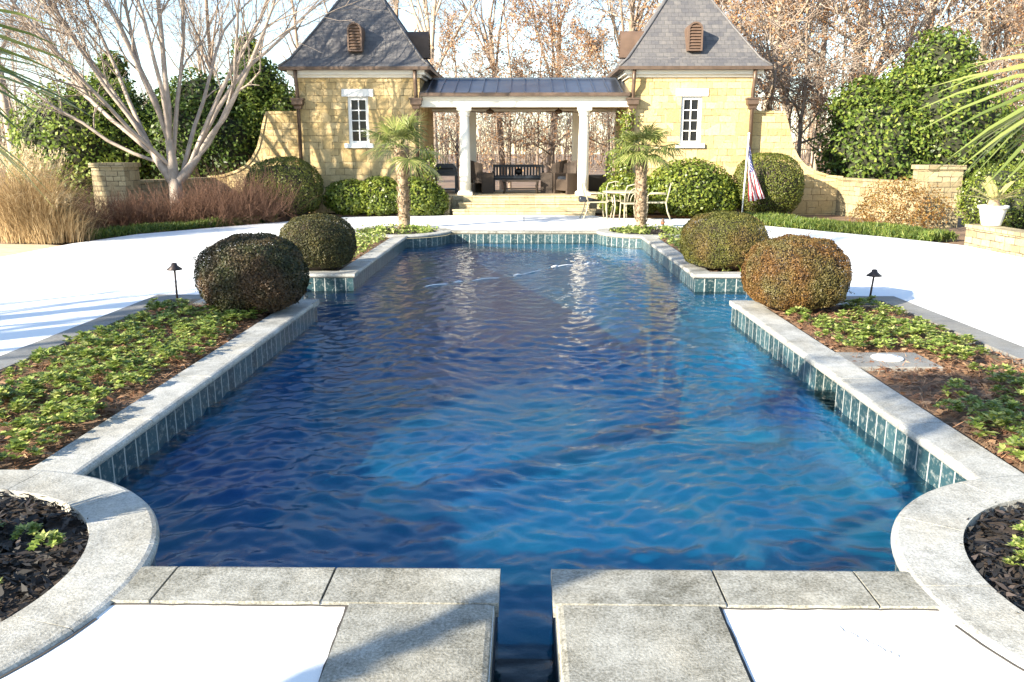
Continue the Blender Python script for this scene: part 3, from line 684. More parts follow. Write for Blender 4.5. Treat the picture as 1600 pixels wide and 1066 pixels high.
def mass(name, label, cat, blobs, m, n, leaf, lump=.16, seed=1, core=True, loc=None, shell=.14, up=.25):
    """shrub or evergreen made of overlapping lobes: list of (x,y,z,rx,ry,rz)"""
    rg = np.random.default_rng(seed); B = np.array(blobs, float); loc = loc or (B[:, 0].mean(), B[:, 1].mean(), 0)
    o = thing(name, label, cat, loc); area = (B[:, 3]*B[:, 5]+B[:, 4]*B[:, 5]+B[:, 3]*B[:, 4]); Cs, Ns, Rn = [], [], []
    for i, b_ in enumerate(B):
        k = int(n*area[i]/area.sum()); D = unit(rg.normal(size=(k, 3)))
        nz = vnoise(D*b_[3:6].max(), 1.6/max(.5, b_[3:6].max()**.3), seed+i*7)+.5*vnoise(D*b_[3:6].max(), 4.5/max(.5, b_[3:6].max()**.3), seed+i)
        f = 1+lump*nz-np.abs(rg.normal(0, shell, k)); P = b_[:3]+D*b_[3:6]*f[:, None]
        keep = P[:, 2] > .03
        for j, c_ in enumerate(B):
            if j != i: keep &= (((P-c_[:3])/(c_[3:6]*.72))**2).sum(1) > 1
        Cs.append(P[keep]); Ns.append((unit(D/b_[3:6])+[0, 0, up])[keep]); Rn.append(np.clip(rg.normal(.45, .22, k)+.25*nz, 0, 1)[keep])
    C, Nn, Rn = np.vstack(Cs), unit(np.vstack(Ns)), np.concatenate(Rn)
    leaves('foliage', rg, C, Nn, leaf[0], leaf[1], M[m], o, lay=.7, rnd=Rn)
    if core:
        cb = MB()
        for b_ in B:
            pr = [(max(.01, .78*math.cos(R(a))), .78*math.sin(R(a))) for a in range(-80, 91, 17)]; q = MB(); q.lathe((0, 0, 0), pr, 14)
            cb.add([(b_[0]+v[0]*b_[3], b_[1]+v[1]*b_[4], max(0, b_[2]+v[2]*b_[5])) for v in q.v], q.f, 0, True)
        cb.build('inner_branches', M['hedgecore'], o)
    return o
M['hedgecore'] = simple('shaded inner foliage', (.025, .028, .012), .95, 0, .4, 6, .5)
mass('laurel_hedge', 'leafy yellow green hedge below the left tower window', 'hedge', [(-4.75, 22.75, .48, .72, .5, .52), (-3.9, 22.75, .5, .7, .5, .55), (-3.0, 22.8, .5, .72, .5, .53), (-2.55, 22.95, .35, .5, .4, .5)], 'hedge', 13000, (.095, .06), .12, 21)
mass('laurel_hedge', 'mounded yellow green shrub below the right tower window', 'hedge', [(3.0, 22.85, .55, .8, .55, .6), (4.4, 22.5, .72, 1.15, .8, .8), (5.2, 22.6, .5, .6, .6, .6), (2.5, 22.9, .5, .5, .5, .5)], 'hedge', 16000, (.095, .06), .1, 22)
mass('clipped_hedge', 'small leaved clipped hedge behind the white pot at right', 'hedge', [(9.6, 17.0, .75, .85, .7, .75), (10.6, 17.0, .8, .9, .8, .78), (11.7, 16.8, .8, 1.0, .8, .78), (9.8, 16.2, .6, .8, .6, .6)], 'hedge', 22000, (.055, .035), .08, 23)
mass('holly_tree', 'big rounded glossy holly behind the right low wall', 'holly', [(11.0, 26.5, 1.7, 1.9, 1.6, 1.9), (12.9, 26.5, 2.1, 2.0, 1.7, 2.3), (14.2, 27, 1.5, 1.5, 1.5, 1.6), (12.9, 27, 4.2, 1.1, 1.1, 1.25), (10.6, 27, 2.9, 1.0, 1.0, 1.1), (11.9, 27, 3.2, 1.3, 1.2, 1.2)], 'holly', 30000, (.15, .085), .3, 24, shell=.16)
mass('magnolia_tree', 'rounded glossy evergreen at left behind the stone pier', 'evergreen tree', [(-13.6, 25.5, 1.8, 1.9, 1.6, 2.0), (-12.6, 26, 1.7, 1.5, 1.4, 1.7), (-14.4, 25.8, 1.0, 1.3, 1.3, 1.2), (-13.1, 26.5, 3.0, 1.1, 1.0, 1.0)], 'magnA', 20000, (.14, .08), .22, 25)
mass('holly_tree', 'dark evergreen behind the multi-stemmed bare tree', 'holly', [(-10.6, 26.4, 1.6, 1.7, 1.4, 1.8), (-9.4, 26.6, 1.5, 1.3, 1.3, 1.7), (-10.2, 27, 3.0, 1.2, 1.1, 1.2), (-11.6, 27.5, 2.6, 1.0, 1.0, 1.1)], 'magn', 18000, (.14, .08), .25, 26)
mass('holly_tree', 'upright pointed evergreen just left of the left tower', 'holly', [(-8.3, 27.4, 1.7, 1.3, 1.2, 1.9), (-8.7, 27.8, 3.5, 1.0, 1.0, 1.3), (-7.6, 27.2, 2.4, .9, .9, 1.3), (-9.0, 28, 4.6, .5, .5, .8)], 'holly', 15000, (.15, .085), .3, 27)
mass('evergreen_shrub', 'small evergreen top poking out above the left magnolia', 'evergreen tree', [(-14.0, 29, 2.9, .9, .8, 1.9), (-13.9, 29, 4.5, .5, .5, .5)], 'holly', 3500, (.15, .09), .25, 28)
mass('bronze_shrub', 'loose bronze orange shrub in front of the low wall at right', 'shrub', [(8.3, 18.9, .5, .75, .6, .55), (8.9, 18.8, .45, .6, .6, .5), (7.8, 18.7, .32, .5, .5, .38), (8.5, 19.1, .75, .5, .4, .38)], 'barbery', 6500, (.06, .03), .35, 29, shell=.25, core=False)

# twig shrubs
def sticks(rg, roots, dirs, L, r, segs=3, wob=.12, fork=2):
    V, Fc = [], []
    def strip(P, rr):
        b = len(V); k = len(P)
        for i, p in enumerate(P):
            rad = rr*(1-.75*i/(k-1))
            for a in (0, 2.09, 4.19): V.append((p[0]+rad*math.cos(a), p[1]+rad*math.sin(a), p[2]))
        for i in range(k-1):
            for j in range(3): Fc.append((b+i*3+j, b+i*3+(j+1) % 3, b+i*3+3+(j+1) % 3, b+i*3+3+j))
    for p, d, l in zip(roots, dirs, L):
        P = [np.array(p)]; d = np.array(d, float)
        for i in range(segs):
            d = d+rg.normal(0, wob, 3); d /= np.linalg.norm(d); P.append(P[-1]+d*l/segs)
        strip(P, r)
        for f in range(fork):
            q = P[rg.integers(1, segs)]; dd = d+rg.normal(0, .5, 3); dd /= np.linalg.norm(dd); strip([q, q+dd*l*.25, q+dd*l*.42+np.array([0, 0, .03])], r*.6)
    return np.array(V), np.array(Fc)
def twig_shrub(x, y, rr, h, label, seed, n=650, m='redtwig', group=None):
    rg = np.random.default_rng(seed); o = thing('twiggy_shrub', label, 'shrub', (x, y, 0), group)
    a = rg.uniform(0, 6.28, n); b = rg.uniform(0, 1, n)**.6*1.1; roots = np.stack([.35*rr*b*np.cos(a), .35*rr*b*np.sin(a), np.zeros(n)], 1)
    b = b*1.15; D = np.stack([np.sin(b)*np.cos(a), np.sin(b)*np.sin(a), np.cos(b)], 1); L = h*rg.uniform(.35, 1.1, n)*(1+.3*b)
    V, Fc = sticks(rg, roots, D, L, .0075, 5, .3, 6)
    link('branches', np_mesh('branches', V, Fc), M[m], o)
for i, (x, y, rr, h, lb) in enumerate([(-10.2, 19.0, .9, .8, 'brown leafless shrub right of the tan ornamental grass'), (-9.2, 19.3, .95, .72, 'brown leafless shrub in front of the stone pier'), (-8.2, 19.6, 1.0, .85, 'brown leafless shrub left of the multi-stemmed tree trunk'),
        (-7.3, 20.1, 1.0, 1.05, 'reddish leafless shrub right of the multi-stemmed tree trunk'), (-6.7, 20.9, .9, 1.1, 'reddish leafless shrub beside the round clipped shrub'), (-7.5, 21.3, 1.0, 1.15, 'reddish leafless shrub behind the bare tree near the swooping wall')]):
    twig_shrub(x, y, rr, h, lb, 40+i, 380)

# ornamental grass
def orn_grass(x, y, h, label, seed, n=2600):
    rg = np.random.default_rng(seed); o = thing('ornamental_grass', label, 'ornamental grass', (x, y, 0))
    V, Fc, Rn = [], [], []
    for i in range(n):
        a = rg.uniform(0, 6.28); b = rg.uniform(.03, .8)**1.1; l = h*rg.uniform(.35, 1.1); d0 = np.array([math.cos(a), math.sin(a), 0]); root = d0*rg.uniform(0, .55)+rg.normal(0, .1, 3)*[1, 1, 0]; a2 = a+rg.normal(0, .5); d0 = np.array([math.cos(a2), math.sin(a2), 0])
        s = np.array([-math.sin(a), math.cos(a), 0])*.006; base = len(V)
        for k in range(5):
            t = k/4; bend = b*(.4+.95*t*t); p = root+d0*l*t*math.sin(bend)+np.array([0, 0, l*t*math.cos(bend)*(1-.12*t)])
            wv = 1-.8*t; V += [p-s*wv, p+s*wv]
        for k in range(4): Fc.append((base+2*k, base+2*k+1, base+2*k+3, base+2*k+2)); Rn.append(rg.uniform(0, 1))
    link('blades', np_mesh('blades', np.array(V), np.array(Fc), np.array(Rn)), M['grass'], o)
    Cs, Ax = [], []
    for i in range(90):
        a = rg.uniform(0, 6.28); b = rg.uniform(.02, .4); l = h*rg.uniform(.85, 1.12); d = np.array([math.sin(b)*math.cos(a), math.sin(b)*math.sin(a), math.cos(b)])
        for k in range(26):
            t = rg.uniform(.8, 1.0); Cs.append(d*l*t+rg.normal(0, .018, 3)+np.array([.05*(t-.8)/.2, 0, 0])); Ax.append(d*1.5)
    Cs = np.array(Cs)+np.array([x, y, 0]); leaves('plumes', rg, Cs, unit(rg.normal(size=Cs.shape)), .07, .018, M['plume'], o, lay=.4, axis=np.array(Ax))
orn_grass(-9.7, 16.3, 1.72, 'tall tan ornamental grass clump with pale plumes at the far left', 51, 4200)
orn_grass(-9.15, 16.15, .85, 'short tan grass clump at the foot of the tall grass', 52, 2200)
orn_grass(-11.3, 17.2, 1.75, 'tan ornamental grass clump behind the tall plumed one', 53, 1500)

# grass bands along the deck edge
def band(pts, wd, n, h, m, name='grass_strip'):
    rg = np.random.default_rng(len(pts)+n); C = []
    seg = list(zip(pts[:-1], pts[1:])); Ls = np.array([math.dist(a, b) for a, b in seg]); pr = Ls/Ls.sum()
    for i in rg.choice(len(seg), n, p=pr):
        a, b = np.array(seg[i][0]), np.array(seg[i][1]); d = (b-a)/np.linalg.norm(b-a); t = rg.uniform(0, 1)
        nrm = np.array([d[1], -d[0]]); q = a+(b-a)*t+nrm*rg.uniform(0, wd)
        C.append((q[0], q[1], h*rg.uniform(.05, .9)*(.7+.5*noise.noise(Vector((q[0]*2, q[1]*2, 0))))))
    C = np.array(C); ax = np.tile([0, 0, 1.5], (n, 1))+rg.normal(0, .6, (n, 3))
    tag(leaves(name, rg, C, unit(rg.normal(size=(n, 3))*[1, 1, .3]+[0, -.5, .4]), .15, .02, M[m], axis=ax, lay=.5), kind='stuff')
band([(-6.2, 21.0), (-7.3, 19.1), (-8.25, 17.7), (-8.65, 16.4)][::1], .55, 9000, .2, 'cover')
band([(7.9, 16.2), (7.45, 17.0), (6.2, 18.95), (5.45, 20.1), (5.0, 21.4)][::1], .9, 15000, .26, 'cover')
band([(8.0, 16.6), (7.2, 18.2), (6.3, 19.8), (5.9, 21.6)], .7, 8000, .22, 'cover')

# ------------------------------------------------------------ palms
def frond(V, Fc, Rn, pet, hub, d, petL, RR, rg, droop=.25, nl=26, spread=115, width=.03, petr=.011, roll=0):
    d = np.array(d, float); d /= np.linalg.norm(d); up = np.array([0, 0, 1.]); hub = np.array(hub, float)
    P = [hub+d*petL*t-up*petL*.18*t*t for t in np.linspace(0, 1, 6)]; pet.tube([tuple(p) for p in P], [petr*1.3]*2+[petr]*4, 5)
    a = P[-1]-P[-2]; a /= np.linalg.norm(a); s = np.cross(a, up); s /= np.linalg.norm(s); nrm = np.cross(s, a); s = s*math.cos(R(roll))+nrm*math.sin(R(roll)); nrm = np.cross(s, a); base = P[-1]
    for i in range(nl):
        th = math.radians(-spread+2*spread*i/(nl-1)+rg.normal(0, 1.5)); l = RR*(.72+.28*math.cos(th/2))*rg.uniform(.9, 1.08)
        dr = a*math.cos(th)+s*math.sin(th)+nrm*.22*math.cos(th*1.0); dr /= np.linalg.norm(dr); sd_ = np.cross(dr, nrm); sd_ /= np.linalg.norm(sd_)
        b = len(V); rn = float(np.clip(rg.normal(.5, .2), 0, 1)); dp = droop*rg.uniform(.6, 1.5)
        for t, wv in ((.02, .25), (.35, .9), (.55, 1.), (.8, .6), (1.0, .05)):
            p = base+dr*l*t-up*dp*l*max(0, t-.35)**1.7*1.8; w_ = width*wv*.5
            V += [p-sd_*w_+nrm*w_*.5, p, p+sd_*w_+nrm*w_*.5]
        for k in range(4):
            q = b+3*k; Fc += [(q, q+1, q+4, q+3), (q+1, q+2, q+5, q+4)]; Rn += [rn, rn]
def palm(x, y, th, label, seed, fr, r0=.12, petL=.42, RR=.52, group=None, lw=.03, nl=26):
    rg = np.random.default_rng(seed); o = thing('fan_palm', label, 'palm tree', (x, y, 0), group); t = MB(); lean = rg.normal(0, .015, 2)
    n = 26; pts, rad = [], []
    for i in range(n+1):
        k = i/n; pts.append((x+lean[0]*k*3, y+lean[1]*k*3, -.05+(th+.05)*k)); rad.append(r0*(1.65 if i == 0 else 1.35 if i == 1 else 1.0+.12*rg.uniform(-1, 1)+(.35*(k-.6)/.4 if k > .6 else 0)))
    t.tube(pts, rad, 12)
    for i in range(420):
        k = rg.uniform(.05, 1); a = rg.uniform(0, 6.28); rr = r0*(1.02+(.35*(k-.6)/.4 if k > .6 else 0)); c = Vector((x+lean[0]*k*3+rr*math.cos(a), y+lean[1]*k*3+rr*math.sin(a), th*k))
        s_ = Vector((-math.sin(a), math.cos(a), 0))*.022; up_ = Vector((math.cos(a)*.05, math.sin(a)*.05, .06*rg.uniform(.6, 1.4)))
        s_ = s_*1.15; t.add([c-s_-up_*.2, c+s_-up_*.2, c+s_*.4+up_, c-s_*.4+up_], [(0, 1, 2, 3)])
    t.build('trunk', M['palmtrunk'], o, fixn=False)
    hub = np.array([x+lean[0]*3, y+lean[1]*3, th])
    for f in fr:
        az, el = f[0], f[1]; pL = f[2] if len(f) > 2 else petL*rg.uniform(.85, 1.15); r_ = f[3] if len(f) > 3 else RR*rg.uniform(.9, 1.1); dp = f[4] if len(f) > 4 else .35
        V, Fc, Rn, pet = [], [], [], MB()
        frond(V, Fc, Rn, pet, hub+np.array([0, 0, rg.uniform(-.12, .05)]), (math.cos(R(az))*math.cos(R(el)), math.sin(R(az))*math.cos(R(el)), math.sin(R(el))), pL, r_, rg, dp, width=lw, nl=nl, roll=f[5] if len(f) > 5 else 0)
        fo = link('frond', np_mesh('frond', np.array(V)-np.array(wl(o)), np.array(Fc), np.array(Rn)), M['frond'], o); pet.build('petiole', M['petiole'], fo)
M['petiole'] = simple('green petiole', (.22, .22, .08), .5)
rr_ = random.Random(5)
fr = [(i*360/15+rr_.uniform(-10, 10), rr_.choice([-25, 0, 15, 35, 55, 70])) for i in range(17)]
palm(-2.72, 18.95, 1.84, 'fan palm with full green crown in the far left round bed', 61, fr, petL=.48, RR=.6)
fr = [(180, 25), (160, -10), (200, -15), (30, 45), (0, 20, .55, .5, .3), (10, 5, .6, .45, .6), (330, -5), (60, 30), (270, 40), (250, 10), (300, 60), (120, 50), (220, 40), (170, 50), (350, 35), (235, -20), (285, -15), (190, 10), (15, -25)]
palm(2.66, 18.95, 1.84, 'smaller crowned fan palm in the far right round bed beside the patio table', 62, fr, r0=.115, petL=.38, RR=.46)
# palms standing in the two near round beds, mostly outside the frame
fr = [(150, 6, .5, .8, .2, 30), (135, -8, .5, .8, .4), (165, -22, .4, .5, .6), (20, 30), (60, 20), (330, 40), (290, 10), (250, 25), (100, 65), (0, -10), (205, 35, .3, .4), (310, -20)]
palm(2.85, 3.05, 2.12, 'near fan palm whose pale fronds reach in at the right edge', 63, fr, RR=.6, lw=.034)
fr = [(22, 4, .5, .66, .2, 25), (40, 6, .5, .7, .2, -20), (48, -12, .45, .62, .4), (35, -14, .4, .5, .5), (70, 20), (120, 30), (160, 10), (200, 35), (240, 20), (280, 50), (310, 15), (330, 45, .3, .35), (180, 60), (100, -15)]
palm(-2.85, 3.05, 2.2, 'near fan palm whose dark fronds reach in at the top left corner', 64, fr, RR=.6, lw=.032, nl=17)
fr = [(i*30+rr_.uniform(-10, 10), rr_.choice([-25, 0, 15, 35, 55])) for i in range(12)]
palm(-4.9, -.98, 4.3, 'fan palm behind the viewer throwing a trunk shadow over the runnel slabs', 65, fr, r0=.06)

# ------------------------------------------------------------ trees
def grow(rg, p, d, L, r, lvl, spec, out):
    """spec[lvl] = (segments, wobble, uptropism, children, (len lo,hi), (angle lo,hi), start)"""
    sg, wob, ut, nc, lr, an, st = spec[lvl]; P = [p]; Rr = [r]; d = d.copy(); Ds = [d.copy()]
    for i in range(sg):
        d = d+rg.normal(0, wob, 3)+np.array([0, 0, ut]); d /= np.linalg.norm(d); P.append(P[-1]+d*L/sg); Rr.append(r*(1-(i+1)/sg*(.62 if lvl == 0 else .72))); Ds.append(d.copy())
    out.append((lvl, P, Rr))
    if lvl+1 >= len(spec): return
    for c in range(nc):
        t = st+(1-st)*(c+rg.uniform(0, 1))/nc; f = t*sg; i = min(sg-1, int(f)); q = P[i]+(P[i+1]-P[i])*(f-i); dd = Ds[i+1]; rl = Rr[i]+(Rr[i+1]-Rr[i])*(f-i)
        a = rg.normal(size=3); a -= dd*a.dot(dd); a /= np.linalg.norm(a); an_ = R(rg.uniform(*an)); nd = dd*math.cos(an_)+a*math.sin(an_)
        ll = L*rg.uniform(*lr)*(1.15-.55*t if lvl == 0 else 1); grow(rg, q, nd, ll, max(.004, rl*rg.uniform(.45, .65)), lvl+1, spec, out)
def tubes_np(items, minr):
    V, Fc = [], []
    for lvl, P, Rr in items:
        n = (8, 6, 4, 3, 3, 3)[lvl]; k = len(P); b = len(V)
        d = P[-1]-P[0]; d = d/max(1e-6, np.linalg.norm(d)); ref = np.array([1., 0, 0]) if abs(d[0]) < .8 else np.array([0, 1., 0])
        a = np.cross(d, ref); a /= np.linalg.norm(a); e = np.cross(d, a)
        for p, r in zip(P, Rr):
            r = max(r, minr)
            for j in range(n):
                th = 2*PI*j/n; V.append(p+(a*math.cos(th)+e*math.sin(th))*r)
        for i in range(k-1):
            for j in range(n): Fc.append((b+i*n+j, b+i*n+(j+1) % n, b+(i+1)*n+(j+1) % n, b+(i+1)*n+j))
    return np.array(V), np.array(Fc)
def tree_meshes(seed, H, r, spec, tmat, cmat, leafn=0, lmat=None, leaf=(.16, .1), minr=.006, trunk_lv=1, clump=1.0, zmin=0):
    rg = np.random.default_rng(seed); out = []; grow(rg, np.array([0, 0, -.1]), np.array([rg.normal(0, .03), rg.normal(0, .03), 1.]), H, r, 0, spec, out)
    V, Fc = tubes_np([o for o in out if o[0] <= trunk_lv], minr); tm = np_mesh('trunk', V, Fc); tm.polygons.foreach_set('use_smooth', np.ones(len(Fc), dtype=bool)); tm.materials.append(tmat)
    tw = [o for o in out if o[0] > trunk_lv]; V, Fc = tubes_np(tw, minr); mi = np.zeros(len(Fc), dtype=np.int32); Rn = np.zeros(len(Fc))
    if leafn:
        ends = [o for o in out if o[0] == len(spec)-1 and o[1][-1][2] > zmin]; C = []
        gate = [noise.noise(Vector(e[1][-1])*.45+Vector((seed, 0, 0))) > -.25*clump for e in ends]; ends = [e for e, g in zip(ends, gate) if g] or ends
        for i in range(leafn):
            e = ends[rg.integers(len(ends))]; t = rg.uniform(0, 1)*(len(e[1])-1); j = min(len(e[1])-2, int(t)); C.append(e[1][j]+(e[1][j+1]-e[1][j])*(t-j)+rg.normal(0, .09, 3))
        C = np.array(C); LV, LF = leaf_arrays(rg, C, unit(rg.normal(size=(leafn, 3))), leaf[0], leaf[1], .8)
        Fc = np.vstack([Fc, LF+len(V)]); V = np.vstack([V, LV]); mi = np.concatenate([mi, np.ones(leafn, dtype=np.int32)]); Rn = np.concatenate([Rn, rg.uniform(0, 1, leafn)])
    cm = np_mesh('crown', V, Fc, Rn, mi); cm.materials.append(cmat)
    if leafn: cm.materials.append(lmat)
    return tm, cm
def put_tree(name, meshes, x, y, rz, sc, label, cat, group=None, z=0):
    o = thing(name, label, cat, (x, y, z), group)
    for nm, me in zip(('trunk', 'crown'), meshes):
        c = bpy.data.objects.new(nm, me); COL.objects.link(c); c.parent = o
    o.rotation_euler.z = rz; o.scale = (sc, sc, sc*random.uniform(.95, 1.1)); return o
sp_tall = [(9, .035, .02, 12, (.26, .42), (22, 46), .3), (6, .12, .06, 5, (.4, .6), (25, 50), .25), (5, .15, .04, 4, (.4, .6), (25, 55), .2), (3, .18, .02, 3, (.4, .65), (25, 55), .2), (2, .18, .02, 0, (0, 0), (0, 0), 0)]
sp_oak = [(8, .05, .02, 14, (.32, .5), (40, 78), .16), (6, .16, .04, 6, (.4, .6), (30, 60), .2), (4, .18, .03, 5, (.4, .62), (30, 60), .2), (3, .2, 0, 3, (.4, .6), (30, 60), .2), (2, .2, 0, 0, (0, 0), (0, 0), 0)]
sp_fork = [(5, .05, .02, 7, (.8, 1.2), (14, 38), .55), (7, .09, .05, 7, (.3, .5), (22, 48), .25), (5, .14, .04, 4, (.4, .6), (25, 50), .2), (3, .16, .02, 3, (.4, .6), (25, 50), .2), (2, .15, 0, 0, (0, 0), (0, 0), 0)]
bare = [tree_meshes(100+i, 13+i, .16, sp_tall, M['palebark' if i % 2 else 'bark'], M['bark' if i % 2 else 'twig'], minr=.0075) for i in range(3)]
fork = [tree_meshes(110+i, 7, .2, sp_fork, M['bark' if i else 'palebark'], M['twig'], minr=.008) for i in range(2)]
oak = [tree_meshes(120+i, 11.5+i, .2, sp_oak, M['palebark'], M['twig'], 4600, M['oakleaf'], (.1, .07), minr=.01) for i in range(3)]
young = [tree_meshes(130+i, 6.5, .07, sp_oak, M['bark'], M['twig'], 2200, M['oakleaf'], (.1, .07), minr=.009) for i in range(2)]
LB = {'bare': ('tall leafless woodland tree with thin upright branches behind the pool house', 'leafless trees in the wood'),
      'fork': ('leafless woodland tree forking low into spreading limbs behind the pool house', 'forking bare trees in the wood'),
      'oak': ('woodland oak still holding dry orange brown leaves behind the pool house', 'brown leaved oaks in the wood'),
      'young': ('slender young tree with dry brown leaves under the taller woodland trees', 'young brown leaved trees in the wood')}
rt = random.Random(21); placed = []
def wood(kind, x, y, sc=1.0):
    ms = {'bare': bare, 'fork': fork, 'oak': oak, 'young': young}[kind]
    put_tree({'bare': 'bare_tree', 'fork': 'forked_tree', 'oak': 'oak_tree', 'young': 'young_tree'}[kind], rt.choice(ms), x, y, rt.uniform(0, 6.28), sc*rt.uniform(.85, 1.15), LB[kind][0], 'tree', LB[kind][1]); placed.append((x, y))
for x, y in ((8.6, 31), (10.5, 34), (12.5, 33), (15.5, 35), (18.5, 36), (7.6, 38), (21, 34), (14, 41), (24, 40)): wood('oak', x, y)
for x, y in ((-1.0, 40), (1.3, 42), (-4.5, 37), (3.9, 36.5), (-8, 38), (6.0, 45)): wood('fork', x, y)
for x, y in ((3.2, 33), (1.2, 35), (-.6, 36),  (9.3, 28.8), (11, 30), (4.6, 31.5), (-2.6, 33), (.6, 39), (17, 30.5), (19, 32)): wood('young', x, y)
tries = 0
while len(placed) < 58 and tries < 4000:
    tries += 1; y = 33+62*rt.random()**1.3; x = rt.uniform(-.72, .72)*y
    if any(math.dist(p, (x, y)) < 2.0 for p in placed): continue
    u_ = x/y
    gap = -.25 < u_ < .12
    if gap and rt.random() < .75: continue
    wood('bare' if (u_ < 0 and rt.random() < .75) else rt.choice(['bare', 'oak', 'young', 'fork', 'bare']) if u_ >= .12 else rt.choice(['fork', 'young', 'fork', 'bare']) if u_ >= 0 else rt.choice(['fork', 'young', 'bare']), x, y)
# far wood: reads as one mass of thin stems
def far_wood():
    rg = np.random.default_rng(77); n = 1800
    x = rg.uniform(-90, 90, n); y = rg.uniform(85, 130, n); roots = np.stack([x, y, np.zeros(n)], 1)
    V, Fc = sticks(rg, roots, np.tile([0, 0, 1.], (n, 1))+rg.normal(0, .05, (n, 3)), rg.uniform(4, 9, n), .07, 4, .06, 6)
    tag(link('far_woods', np_mesh('far_woods', V, Fc), M['bark']), kind='stuff')
    C = []
    n = 6000; C = np.stack([rg.uniform(-100, 100, n), rg.uniform(70, 125, n), rg.uniform(0, 1, n)**1.7*4.5], 1)
    tag(leaves('understory', rg, C, unit(rg.normal(size=(n, 3))), .32, .2, M['oakleaf']), kind='stuff')
far_wood()
# multi-stemmed vase-shaped tree at left
def crape():
    rg = np.random.default_rng(88); bx_, by_ = -8.75, 20.9; o = thing('crape_myrtle', 'multi-stemmed bare tree with smooth pale bark and pinkish twigs at left', 'tree', (bx_, by_, 0))
    out = []; tr = [np.array([0, 0, -.1]), np.array([.03, 0, .4]), np.array([.02, 0, .8]), np.array([.02, 0, 1.05])]; out.append((0, tr, [.26, .19, .17, .16]))
    # (sideways lean deg, depth lean deg, length, radius, start)
    leaders = [((0, 0, .95), (-.28, .05, 1.35), (-.55, .1, 1.75)), ((0, 0, 1.0), (.02, -.06, 1.5), (.0, -.1, 2.0)), ((0, 0, .9), (.3, .05, 1.2), (.62, .1, 1.6))]
    for ld in leaders: out.append((0, [np.array(q) for q in ld], [.15, .125, .09]))
    def at(k, t):
        a, b, c = [np.array(q) for q in leaders[k]]; return a+(b-a)*2*t if t < .5 else b+(c-b)*(2*t-1)
    stems = [(-64, 0, 6.0, .05, at(0, .6)), (-57, 12, 6.4, .06, at(0, 1)), (-49, -14, 6.4, .06, at(0, .8)), (-42, 6, 6.6, .065, at(0, 1)), (-35, -8, 6.6, .06, at(0, .5)), (-29, 18, 6.6, .06, at(0, .9)), (-24, -24, 6.4, .055, at(1, .3)),
             (-17, 8, 6.8, .065, at(1, .6)), (-11, -14, 6.8, .06, at(1, .9)), (-5, 16, 6.6, .06, at(1, .4)), (1, 0, 7.0, .075, at(1, 1)), (8, -12, 6.6, .06, at(1, .8)), (14, 14, 6.4, .06, at(2, .3)), (20, -6, 6.2, .065, at(2, .6)), (27, 8, 6.0, .065, at(2, .9)), (34, -8, 5.6, .075, at(2, 1)), (41, 6, 5.2, .06, at(2, .8))]
    spR = [None, (9, .1, .028, 9, (.28, .45), (18, 42), .3), (5, .12, .03, 6, (.4, .6), (20, 45), .2), (3, .14, .02, 0, (.4, .6), (20, 45), .2)]
    sp = [None, (9, .1, .028, 12, (.3, .5), (18, 42), .28), (5, .12, .03, 8, (.4, .6), (20, 45), .2), (4, .14, .02, 6, (.4, .6), (20, 45), .2), (2, .14, 0, 0, (0, 0), (0, 0), 0)]
    for lx, ly, L, r, q0 in stems:
        d = np.array([math.tan(R(lx)), math.tan(R(ly)), 1.]); d /= np.linalg.norm(d); grow(rg, q0, d, L, r, 1, sp if lx < -5 else spR, out)
    V, Fc = tubes_np([q for q in out if q[0] <= 1], .01); me = np_mesh('trunk', V, Fc); me.polygons.foreach_set('use_smooth', np.ones(len(Fc), dtype=bool)); link('trunk', me, M['crape'], o)
    V, Fc = tubes_np([q for q in out if q[0] > 1], .0055); link('crown', np_mesh('crown', V, Fc), M['twig'], o)
crape()
# trees left of the frame whose shadows fall over the tower, deck and pool
big = tree_meshes(140, 6, .24, [(5, .05, .02, 9, (1.1, 1.6), (16, 48), .4), (7, .1, .04, 5, (.35, .55), (25, 50), .25), (4, .14, .03, 0, (.4, .6), (25, 50), .2)], M['bark'], M['twig'])
put_tree('shade_tree', big, -17.3, 13.8, 1.0, 1.25, 'large bare shade tree outside the left edge casting branch shadows on the left tower', 'tree')
slim = [tree_meshes(150+i, 10, .2, sp_tall[:3]+[(3, .18, .02, 0, (.4, .65), (25, 55), .2)], M['bark'], M['twig']) for i in range(2)]
for i, (x, y, sc) in enumerate([(-14.6, .5, 1.0), (-10.7, 3.0, .8), (-12.9, 3.1, .7), (-15.2, -.6, 1.1)]):
    put_tree('slim_tree', slim[i % 2], x, y, i*1.3, sc, 'slim bare tree outside the left edge casting a stripe of shadow on the deck', 'tree', 'slim bare trees left of the deck')

# climbing vines on tower corners
def vine(pts, n, label, seed, m='hedge'):
    rg = np.random.default_rng(seed); o = thing('climbing_vine', label, 'vine', (pts[0][0], pts[0][1], 0)); C = []; st = MB()
    for k in range(3):
        st.tube([(p[0]+rg.normal(0, .04), p[1]-.02, p[2]) for p in pts], .012, 4)
    st.build('stems', M['bark'], o)
    for i in range(n):
        t = rg.uniform(0, len(pts)-1.001); j = int(t); a, b = np.array(pts[j]), np.array(pts[j+1]); q = a+(b-a)*(t-j); C.append(q+rg.normal(0, 1, 3)*[.11, .05, .04])
    leaves('foliage', rg, np.array(C), np.tile([0, -1., .3], (n, 1)), .075, .05, M[m], o, lay=.6)
vine([(2.82, 23.66, .5), (2.75, 23.64, 1.2), (2.82, 23.64, 1.8), (2.84, 23.64, 2.8)], 1600, 'yellow green vine climbing the inner corner of the right tower', 71)
vine([(2.55, 23.6, .5), (2.5, 23.6, 1.1), (2.55, 23.6, 1.7)], 700, 'short yellow green vine left of the tall one by the right tower', 73)
